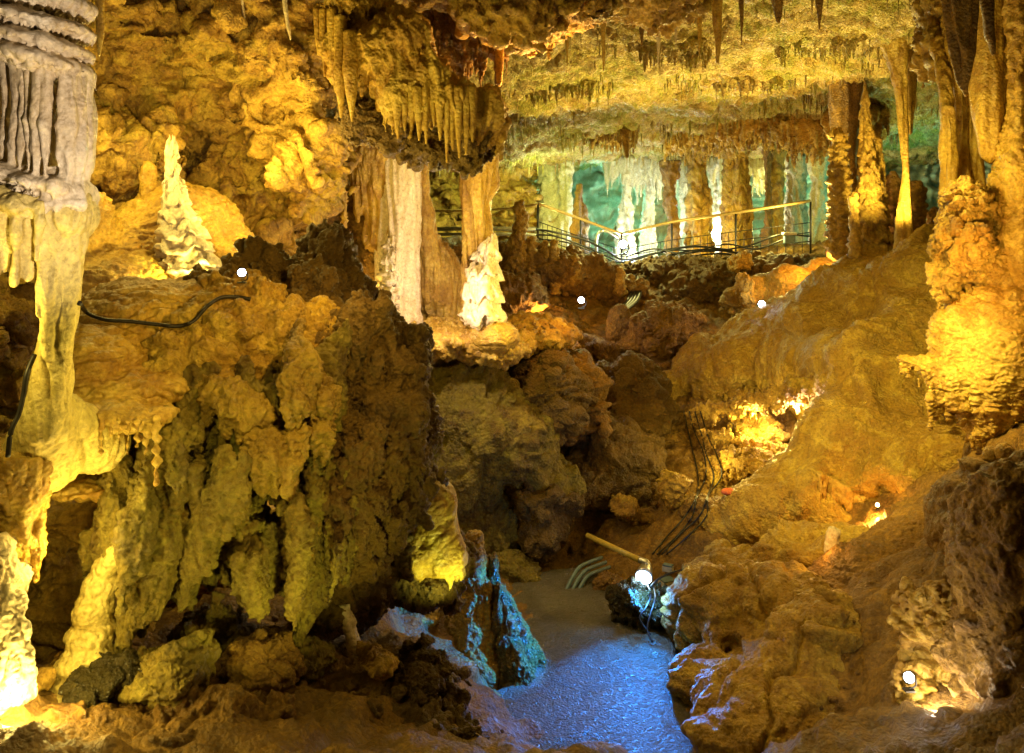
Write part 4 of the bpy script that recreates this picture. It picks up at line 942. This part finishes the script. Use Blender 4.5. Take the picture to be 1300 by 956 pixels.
mass('stalactite_curtain', 'small brown tuft of stalactites on the ceiling left of the colonnade', 'stalactite curtain', M['ochre'],
   [E(770,164,18.8,32,8,.4), E(795,166,18.8,14,12,.3)], h=.045, k=.1, noise=[('b',4,.08)], style=[('r',(7,7,1),.04)], drips=(.11,.50,1.0), seed=36)
turned('stalactite', 'pointed stalactite in the middle of the brown ceiling tuft', 'stalactite', M['ochre'],
   [(795,165,18.5,7),(795,185,18.5,4),(796,200,18.5,1.5)], style=[('r',(8,8,1),.04)], seg=20, seed=120)
GST = 'single stalactites hanging from the main ceiling'
tit = [('slim stalactite below the edge of the orange ceiling lobe', 766,38,90,12,3.0,'gold'),('pointed stalactite hanging right of the middle of the main ceiling', 835,28,86,12,3.6,'cream'),
 ('short pale stalactite under the ceiling lobe, left of the others', 720,38,84,12.4,3.2,'gold'),('faint thin stalactite beside the slim one under the ceiling lobe', 697,50,78,13,2.2,'cream'),
 ('long pointed stalactite with a thick root near the top right of centre', 911,0,80,10.6,7,'gold'),('thin stalactite left of the long thick rooted one', 888,22,70,11,3.2,'gold'),
 ('dark spike stalactite near the top, right of the long thick rooted one', 941,-10,56,10.6,3.2,'brown'),('dark short hanging knob at the top edge right of the centre', 988,-12,28,10.4,9,'brown'),
 ('dark stalactite at the top edge between the knob and the right columns', 1040,-14,38,10.2,5,'brown'),('faint straw stalactite between the slim and pointed ceiling stalactites', 858,36,60,12.4,1.8,'cream'),
 ('stubby dark stalactite just under the ceiling lobe above the pointed one', 815,20,58,11.6,5,'brown'),
 ('small brown stalactite high on the bright ceiling at right', 1064,38,58,13,2.6,'ochre')]
for i, (lab, x, y0, y1, Y, r, m) in enumerate(tit):
    turned('stalactite', lab, 'stalactite', M[m], [(x,y0-14,Y,r*1.5),(x,y0,Y,r),(x+.5,(y0+y1)/2,Y,r*.65),(x,y1,Y,r*.22)], style=[('w',1,.03),('r',(12,12,1),.012*r/3)], seg=16, seed=130+i, group=GST)
for lab, prs, sd in (('cluster of short stalactites along a crack of the ceiling, just right of its middle', [E(850,60,13.5,46,5,.25,4), E(880,55,13.3,20,5,.3)], 140),
    ('cluster of short stalactites on the bright ceiling above the scaly stalagmite', [E(1030,50,13.4,50,5,.25,-5), E(1075,44,13.2,18,6,.3)], 141),
    ('cluster of stalactites on the ceiling between the orange lobe and the brown tuft', [E(715,104,15.4,46,5,.3,3), E(680,110,15.6,16,5,.3)], 142),
    ('low cluster of stalactites on the ceiling right above the brown bristling fringe', [E(955,100,15.6,54,5,.3,-4)], 143)):
    mass('stalactite_cluster', lab, 'stalactites', M['ceil'], prs, h=.032, k=.1, noise=[('b',4,.06)], style=[('r',(9,9,1),.02)], drips=(.10,.42,.8), seed=sd)
# fringe of tiny straws over the ceiling: uncountable
def straws():
    rs = np.random.RandomState(5); parts = []
    X = rs.uniform(-2.5, 8.5, 2600); Y = rs.uniform(11.5, 24, 2600)
    nz = perlin(X*.6, Y*.6, X*0); keep = nz > -.02; X = X[keep][:1300]; Y = Y[keep][:1300]; Z = cz(X, Y)
    for x, y, z in zip(X, Y, Z):
        l = rs.uniform(.06, .28)*(1+.5*(y > 17)); r = rs.uniform(.006, .02)*y/14
        a = np.array([0, 2.1, 4.2])
        v = np.concatenate([np.stack([x+np.cos(a)*r*1.8, y+np.sin(a)*r*1.8, a*0+z+.15], 1), np.stack([x+np.cos(a)*r, y+np.sin(a)*r, a*0+z-l*.5], 1), [[x, y, z-l]]])
        q = [[0,3,4,1],[1,4,5,2],[2,5,3,0],[3,6,6,4],[4,6,6,5],[5,6,6,3]]
        parts.append((v, np.array(q[:3])))
        parts.append((np.array([v[3], v[4], v[6], (v[3]+v[6])/2]), np.array([[0,1,2,3]])))
        parts.append((np.array([v[4], v[5], v[6], (v[4]+v[6])/2]), np.array([[0,1,2,3]])))
        parts.append((np.array([v[5], v[3], v[6], (v[5]+v[6])/2]), np.array([[0,1,2,3]])))
    v, q = multi(parts)
    o = link('straw_fringe', mesh_from('straw_fringe', v, q), M['ceil'], origin=False); o['kind'] = 'stuff'
    tag(o, 'countless tiny straw stalactites bristling over the main ceiling', 'straw stalactites')
straws()

# rocks that fill the bottom of the view at left
mass('rock_mound', 'dark rough rock shoulder along the bottom edge between the boulders and the path', 'rock formation', M['dark'],
   [E(500,950,6.0,110,66,.5), E(400,960,5.5,110,50,.45), E(560,900,6.9,50,40,.4)], h=.03, k=.1, noise=[('f',1.6,.12),('b',4,.08)], style=[('w',2,.12),('c',1.5,.05),('b',6,.05),('b',15,.025),('b',32,.009)], seed=89)
mass('rock_mound', 'low lumpy brown rock apron along the bottom edge at far left', 'rock formation', M['brown'],
   [E(200,960,4.85,130,46,.4), E(60,950,4.7,80,50,.35), E(300,950,5.2,70,40,.35)], h=.025, k=.1, noise=[('f',1.6,.1),('b',4,.07)], style=[('w',2,.12),('b',6,.04),('b',15,.022),('b',32,.009)], seed=90)

# ================================================================== WALKWAY FITTINGS
rail = [(1029,18.5,256,319),(934,19.2,271,326),(853,20,283,335),(789,20.8,298,343)]
railL = [(789,20.8,298,343),(737,20.2,279,330),(683,19.5,259,312)]
def railing(lab, posts, extra_end=None):
    root = empty('railing', P(posts[0][0], posts[0][3], posts[0][1]))
    tag(root, lab, 'railing')
    for px, Y, t, b in posts:
        solid('post', tube([P(px,t,Y),P(px,(t+b)/2,Y),P(px,b+3,Y)], .022), M['iron'], root)
    top = spline([P(px,t-1,Y) for px, Y, t, b in posts]+([P(*extra_end)] if extra_end else []), 6)
    solid('handrail', tube(top, .034), M['wood'], root)
    for f in (.42, .62, .80):
        pts = [P(px,t+(b-t)*f,Y) for px, Y, t, b in posts]
        solid('wire_rail', tube(spline(pts, 5), .011, 6), M['iron'], root)
    for (a, Ya, ta, ba), (c, Yc, tc, bc) in zip(posts[:-1], posts[1:]):
        for k in range(1, 9):
            f = k/9; solid('baluster', tube([P(a+(c-a)*f, ta+(tc-ta)*f+(ba-ta)*.42, Ya+(Yc-Ya)*f), P(a+(c-a)*f, ba+(bc-ba)*f+2, Ya+(Yc-Ya)*f)], .007, 4), M['iron'], root)
railing('railing of the right walkway stretch, brassy handrail rising to the tall stalagmites', rail)
railing('railing of the left walkway stretch, handrail dropping right to the corner lamp', railL)
def longpole():
    o = solid('handrail', tube(spline([P(683,259,19.5),P(650,264,19.8),P(600,267,20.2),P(540,268,20.6)],4), .03), M['wood'])
    tag(o, 'thin handrail running left behind the massive stalactite', 'handrail')
    o = solid('rail_hoop', tube(spline([P(758,330,20),P(757,306,20),P(760,296,20),P(768,293,20),P(780,299,20.3),P(787,304,20.5)],6), .035), M['steel'])
    tag(o, 'bent white metal hoop at the walkway corner left of the lamp', 'handrail')
longpole()
GP = 'white pipes running along the left walkway'
for i, (dy, r) in enumerate(((0,.045),(7,.035))):
    o = solid('pipe', tube([P(680,291+dy,19),P(600,290+dy,19.2),P(540,291+dy,19.4)], r), M['steel'])
    tag(o, ['upper pale pipe along the walkway behind the massive stalactite','lower thinner pale pipe along the walkway behind the massive stalactite'][i], 'pipe', GP)
def cable(lab, pts, r=.016, m='black', group=None, n=8, name='cable', cat='cable'):
    o = solid(name, tube(spline([P(*p) for p in pts], n), r, 8), M[m]); tag(o, lab, cat, group); return o
dgr = [None]
def hit(px, py):
    """first rock surface met by the line of sight through (px, py): its distance Y"""
    from mathutils import Vector
    if dgr[0] is None: bpy.context.view_layer.update(); dgr[0] = bpy.context.evaluated_depsgraph_get()
    o = Vector((0, 0, CZ)); d = (Vector(P(px, py, 1.0))-o).normalized()
    ok, loc, *_ = scene.ray_cast(dgr[0], o, d)
    return loc.y if ok else 15.0
def lay(pts, n=7, win=3, lift=.03):
    """control points resting on the rock under them"""
    A = spline([(a, b, 0) for a, b in pts], n)
    Y = np.array([hit(a, b) for a, b, _ in A])
    Yp = np.pad(Y, win, mode='edge'); Ym = np.array([np.median(Yp[i:i+2*win+1]) for i in range(len(Y))])
    Ym = np.minimum(np.convolve(np.pad(Ym, 2, mode='edge'), np.ones(5)/5, 'valid'), Y)
    return [(a, b, max(3., y-lift)) for (a, b, _), y in zip(A, Ym)]
def grotto():
    for lab, row, sd in (('row of thin golden drips over the left side of the little lit grotto', [(1040+i*5.5, 608+i*3.0, 26+8*math.sin(i)) for i in range(11)], 91),):
        pr = []; ys = [hit(x, y) for x, y, l in row]; my = sorted(ys)[len(ys)//2]; prev = None
        for (x, y, l), Y in zip(row, ys):
            Y = min(max(Y, my-.25), my+.25)-.01
            pr += [C((x,y-6,Y+.03),(x+1,y+l*.6,Y-.02), 4.0, 2.8), C((x+1,y+l*.55,Y-.02),(x+1.5,y+l,Y-.02), 2.8, .8)]
            if prev: pr.append(C(prev, (x,y-6,Y+.03), 4, 4))
            prev = (x, y-6, Y+.03)
        mass('stalactite_curtain', lab, 'stalactite curtain', M['gold'], pr, h=.02, k=.02, style=[('b',12,.012)], seed=sd)
grotto()
GCB = 'cables sagging along the walkway'
cable('thick topmost black cable sagging along the left railing', [(676,291,19.2),(700,294,19.3),(740,304,19.7),(770,318,20),(792,330,20.2),(830,322,19.6),(880,313,19.2),(930,318,18.8)], 0.025, group=GCB)
cable('second black cable under the topmost one along the railing', [(676,298,19.1),(705,300,19.3),(742,313,19.6),(772,326,19.9),(795,334,20.1),(835,327,19.5),(890,317,19.1),(945,322,18.7)], 0.021, group=GCB)
cable('third sagging black cable crossing the corner lamp foot', [(680,303,19),(720,308,19.2),(750,319,19.4),(780,332,19.8),(805,330,19.8),(850,318,19.4),(900,319,19),(950,312,18.7),(990,298,18.5),(1028,300,18.4)], 0.018, group=GCB)
cable('thin black cable looping from the railing corner to the small box', [(795,326,19.8),(830,316,19.5),(870,322,19),(920,310,18.8),(960,316,18.6),(1000,302,18.4)], .018, group=GCB)
cable('lowest thin cable drooping under the right walkway edge', [(800,338,19.6),(840,333,19.3),(880,325,18.9),(915,322,18.7),(940,326,18.5)], .02, group=GCB)
GCD = 'cables dropping below the railing corner'
for i, lab in enumerate(('leftmost cable of the bundle dropping from the railing corner','second cable of the bundle dropping from the railing corner','third cable of the bundle dropping from the railing corner','rightmost cable of the bundle dropping from the railing corner')):
    cable(lab, [(806+i*5,332,19.4),(800+i*5,344,18.6),(802+i*4,362,17.6),(798+i*4,380,16.8),(786+i*3,394,16.2)], .035, group=GCD)
cable('black cable lying across the golden ledge from the white column to the small lamp', lay([(101,385),(112,398),(135,406),(165,408),(200,412),(225,414),(245,408),(262,390),(280,378),(300,377),(318,380)], 4), .014, m='iron', n=2)
cable('dark cable running down beside the base of the white column', [(44,450,4.55),(34,475,4.5),(30,500,4.5),(24,525,4.48),(14,548,4.45),(10,580,4.45)], .013, m='iron')
GCF = 'cables running down the middle of the right slope'
for i, lab in enumerate(('leftmost cable dropping from the lit hollow edge','second cable dropping from the lit hollow edge','third cable dropping from the lit hollow edge','rightmost cable dropping from the lit hollow edge')):
    cable(lab, lay([(868+i*7,522),(873+i*9,545+i*4),(880+i*8+(i%2)*5,575),(886+i*10,604),(884+i*7-(i%2)*6,630),(870+i*9,655),(848+i*7+(i%2)*5,680),(828+i*6,704)], 5), .010, group=GCF, n=2)
def smallbox():
    root = empty('junction_box', P(1002,312,18.2)); tag(root, 'small grey junction box with a pale rounded lid on the right railing', 'junction box')
    c = P(1002,304,18.2); solid('box_body', boxvq(c, (.22,.15,.17)), M['conduit'], root, False, .01)
    solid('lid', boxvq((c[0], c[1], c[2]+.12), (.28,.20,.06)), M['box'], root, False, .02)
smallbox()
# ---- spot lamps
def spotlamp(lab, px, py, Y, r, lens, aim, body='iron'):
    from mathutils import Vector
    root = empty('spot_lamp', P(px, py, Y)); tag(root, lab, 'lamp')
    a = np.array(P(px, py, Y)); d = np.array(P(*aim))-a; d /= np.linalg.norm(d)
    solid('housing', tube([a-d*r*2.4, a-d*r*2.3, a-d*r*.6, a+d*r*.1], [r*.6, r*1.0, r*1.3, r*1.4], 24), M[body], root)
    solid('lens', tube([a+d*r*.09, a+d*r*.25, a+d*r*.32], [r*1.1, r*.85, r*.4], 20), M[lens], root)
    solid('bracket', tube(spline([a-d*r*.8+np.array([r*1.5, 0, 0]), a-d*r*.8+np.array([r*1.5, 0, -r*1.8]), a-d*r*.8+np.array([0, 0, -r*2.6])], 4), r*.2, 6), M['iron'], root)
    solid('mounting_plate', boxvq(a-d*r*.8+np.array([0, 0, -r*2.8]), (r*2.2, r*1.8, r*.4)), M['iron'], root, False)
    return a+d*r*.5
spotlamp('small blue lit lamp on the golden ledge at left, end of the black cable', 307,346,min(6.2,hit(307,346)-.1),.026,'violetlens',(302,350,5.6))
spotlamp('left small spot lamp shining white below the walkway', 738,381,min(15.2,hit(738,381)-.2),.05,'whitelens',(738,384,6))
spotlamp('right small spot lamp shining white on the brown slope', 967,386,min(15.0,hit(967,386)-.2),.05,'whitelens',(960,389,6))
spotlamp('white glaring lamp at the corner of the walkway railing', 791,310,20.4,.085,'whitelens',(791,312,10))
spotlamp('white round lamp at the bottom edge of the lower right corner', 1154,860,min(5.75,hit(1154,860)-.12),.03,'whitelens',(1150,856,4))
spotlamp('tiny amber lamp hidden in the little grotto of the right slope', 1114,641,9.5,.02,'warmlens',(1112,643,5))
def bluelamp():
    root = empty('blue_lamp', P(816,745,9.2)); tag(root, 'big round blue white lamp hanging from the yellow pipe beside the path', 'lamp')
    a = np.array(P(817,733,9.15)); d = np.array([-.30,-.85,-.28]); d /= np.linalg.norm(d); r = .085
    solid('housing', tube([a-d*.16, a-d*.14, a-d*.05, a], [.03,.07,.088,.094], 24), M['steel'], root)
    solid('lens', tube([a+d*.002, a+d*.012, a+d*.02], [.083,.075,.04], 24), M['bluelens'], root)
    b = a+np.array([.05,.1,.12])
    solid('bracket', tube([b, a-d*.1], .016, 8), M['steel'], root)
bluelamp()
def pipe_arm():
    root = empty('yellow_pipe', P(747,681,10)); tag(root, 'yellow painted pipe slanting down right to carry the blue lamp', 'pipe')
    solid('long_tube', tube([P(746,680,10.4),P(780,696,9.9),P(812,711,9.5)], .032, 12), M['yellow'], root)
    solid('elbow', tube(spline([P(812,711,9.5),P(820,714,9.45),P(823,719,9.42),P(823,730,9.4)],5), .036, 12), M['steel'], root)
pipe_arm()
GG = 'grey conduits bending to the floor at the path end'
for i, lab in enumerate(('left one of the three grey bent conduits at the end of the path','middle one of the three grey bent conduits at the end of the path','right one of the three grey bent conduits at the end of the path')):
    cable(lab, [(764+i*5,708+i*6,10.4),(750+i*5,713+i*6,10.2),(736+i*8,720+i*4,10.05),(727+i*8,733+i,9.95),(717+i*8,753,9.85)], .022, 'conduit', GG, name='conduit', cat='conduit')
def jbox(lab, px, py, Y, s, rz):
    Y = hit(px, py)-.04
    root = empty('connection_box', P(px, py+6, Y)); tag(root, lab, 'junction box')
    c = P(px, py, Y); solid('box_body', boxvq(c, s, rz), M['box'], root, False, .008)
    solid('lid', boxvq((c[0], c[1], c[2]+s[2]/2+.012), (s[0]*.92, s[1]*.92, .018), rz), M['conduit'], root, False, .004)
jbox('larger beige cable box on the rocks right of the blue lamp', 847,741,9.2,(.17,.15,.07),.35)
jbox('smaller white cable box behind the larger one, right of the blue lamp', 848,722,9.5,(.12,.08,.06),-.5)
GB = 'thin cables tangled around the blue lamp'
cable('thin blue lit cable hanging in a loop below the big lamp', [(822,742,9.15),(826,756,8.9),(820,772,8.75),(812,784,8.7),(818,796,8.65),(826,806,8.6)], .010, 'black', GB)
cable('thin cable running straight down the rock under the big lamp', [(830,744,9.15),(832,760,8.85),(826,780,8.7),(822,800,8.6),(828,815,8.5)], .010, 'black', GB)
cable('thin dark cable looping from the beige box to the lamp', [(862,740,9.2),(872,732,9.2),(866,724,9.3),(850,728,9.2),(836,735,9.1),(826,745,9.05)], .010, 'black', GB)
o = boulder('small orange lantern like lump lying on top of the brown boulder at the cable run', 925,624,hit(925,624),10,4.5,.05,'red',64,noise=[],name='orange_cap',cat='cap')
tag(o, 'small bright orange cap lying on the brown boulder beside the cable run', 'cap')

# rubble
def rubble():
    rs = np.random.RandomState(3)
    base = []
    for b in range(5):
        v, q = field([('e', np.zeros(3), np.array([1, .8, .65]), 0)], .28, .05, [('f',1.1,.35)], None, b+3)
        base.append((v, q))
    parts = []
    zones = [((620,420,11.2),(.9,.5),90,.03),((760,600,11.8),(1.2,.6),120,.06),((900,470,14.5),(2.4,1.2),150,.06),((350,850,6.2),(.9,.5),160,.04),((980,860,7.2),(1.0,.6),90,.035),((850,370,17.8),(3,.8),160,.08),((860,760,9.4),(.35,.5),60,.03)]
    for (px, py, Y), (sx, sy), n, s in zones:
        c = P(px, py, Y)
        for i in range(n):
            x = c[0]+rs.normal()*sx*.6; y = c[1]+rs.normal()*sy*.6
            z = float(ground(np.array([x]), np.array([y]))[0]) if py not in (420,) else c[2]+.03
            v, q = base[rs.randint(5)]; k = s*rs.uniform(.3, 1.2); a = rs.uniform(0, 6.28)
            R = np.array([[math.cos(a), -math.sin(a), 0], [math.sin(a), math.cos(a), 0], [0, 0, 1]])
            parts.append((v@R*k+np.array([x, y, z+.02]), q))
    v, q = multi(parts)
    o = link('loose_rubble', mesh_from('loose_rubble', v, q), M['brown'], origin=False); o['kind'] = 'stuff'; tag(o, 'loose stones and gravel scattered over the cave floor', 'rubble')
rubble()

# ================================================================== LIGHTS (cave lamps, unseen floods, and fills added to brighten rock)
WARM = (1.0, .63, .13); YEL = (1.0, .75, .17); AMB = (1.0, .48, .09); PINK = (1.0, .76, .58); GRN = (.75, 1.0, .30); TEAL = (.18, 1.0, .80); BLUE = (.005, .24, 1.0); WHT = (.9, .95, 1.0)
lamp(262,362,7.4,YEL,75,.04)                                  # foot of the glaring stalagmite
lamp(150,150,7.6,YEL,80,.1)
lamp(330,300,7.6,WARM,120,.06,(300,60,9.6),130)
lamp(330,180,8.4,YEL,45,.06)
lamp(420,240,8.6,YEL,25,.04)
lamp(190,330,3.1,(1.0,.80,.60),180,.03,(50,160,4.6),64)                 # unseen spot added in front to brighten the white column
lamp(-60,420,4.2,YEL,22,.06)
lamp(125,650,4.85,YEL,8,.03)
lamp(80,870,4.6,YEL,11,.03)                                   # bottom left blaze
lamp(8,900,4.35,YEL,24,.03)
lamp(90,700,4.9,YEL,11,.03)
lamp(430,930,4.7,(1.0,.84,.15),62,.04,(330,580,6),90)         # green-yellow onto massif
lamp(540,230,4.7,WARM,150,.03,(360,480,6),64)
lamp(590,790,6.1,(.95,1.0,.18),26,.05,(545,680,6.7),80)
lamp(240,470,4.7,YEL,22,.04)
lamp(575,385,9.8,PINK,50,.03)                                # ledge
lamp(668,390,10.0,YEL,30,.03)
lamp(470,395,10.4,WARM,25,.05)
lamp(470,260,7.2,YEL,70,.06,(540,110,8.4),110)                # hanging formation
lamp(668,265,9.7,YEL,45,.04)
lamp(566,270,9.8,PINK,16,.03)
lamp(700,150,9.4,AMB,190,.08,(650,20,8.8),120)
lamp(1000,300,15.5,YEL,1050,.12,(950,60,13.5),120)             # main ceiling
lamp(760,300,16.0,YEL,760,.12,(720,60,14),120)
lamp(1120,300,12.6,YEL,460,.08,(1120,100,13.5),120)
lamp(1180,330,12.4,WARM,70,.08)
lamp(1245,330,8.2,AMB,40,.06)
lamp(1170,200,9.0,YEL,60,.06)
lamp(1050,330,15.2,AMB,120,.05)
lamp(1010,300,8.0,YEL,560,.03,(1130,570,10.6),84)
lamp(1290,330,7.6,YEL,40,.03)              # right slope
lamp(1215,440,8.2,YEL,20,.04)
lamp(960,532,11.75,YEL,45,.04)                                # lit hollow
lamp(1010,520,11.5,PINK,26,.03)
lamp(900,585,11.3,YEL,14,.04)
lamp(1110,655,9.35,AMB,20,.03)
lamp(1150,655,8.6,(.75,.7,1.0),10,.02)  # unseen violet lamp added to make the pale patch gleam
lamp(1040,690,8.3,AMB,5,.03)
lamp(1152,852,5.5,(1,.85,.6),20,.02,(1192,810,6.2),130)
lamp(1190,900,5.65,(1,.85,.6),14,.03)
lamp(738,381,15.0,WHT,12,.05)
lamp(690,400,15.3,AMB,50,.05)
lamp(967,386,14.8,WHT,12,.05)
lamp(990,366,14.9,YEL,9,.03)
lamp(791,310,21.0,(.55,.78,1.0),230,.06)                       # walkway corner
lamp(750,260,24.5,TEAL,260,.1)
lamp(1000,230,25.2,TEAL,160,.2)
lamp(905,300,23.2,WHT,200,.1)
lamp(870,320,24.6,(1.0,.95,.45),480,.1)
lamp(980,310,22.6,(1.0,.92,.25),330,.12)
lamp(820,330,22.3,(.8,.95,.9),150,.1)
lamp(690,235,20.3,GRN,90,.08)
lamp(1165,230,17,GRN,60,.08)
lamp(1180,260,19,TEAL,120,.12)
lamp(700,290,20.8,YEL,45,.06)
lamp(600,250,20.6,(.9,1,.35),60,.06)
lamp(890,320,20.2,YEL,110,.08)
lamp(812,738,8.95,BLUE,230,.04,(800,850,8),74)               # big blue lamp
lamp(800,752,8.05,(.01,.26,1.0),620,.03,(655,790,8.1),62)  # unseen second blue spot, added to brighten the right stalagmite's face
lamp(520,760,6.6,WARM,26,.05,(605,780,8.1),50)  # unseen warm spot added to brighten the left stalagmite
lamp(430,310,6.2,WARM,18,.05)  # unseen lamp added to brighten the ridge top
lamp(820,752,8.8,(.12,.42,1.0),22,.04)
lamp(690,650,9.0,(1.0,.75,.25),10,.06,(700,750,10),60)
lamp(735,370,11.4,AMB,30,.03)
lamp(930,620,7.0,WARM,22,.04)
lamp(790,285,18.8,(1.0,.88,.25),190,.1)  # unseen lamp added to lift the dark band of far ceiling
lamp(980,285,18.4,(1.0,.85,.22),110,.1)  # another unseen lamp added for the right half of that band
print('verts', STATS[0], 'time', round(time.time()-T0, 1))
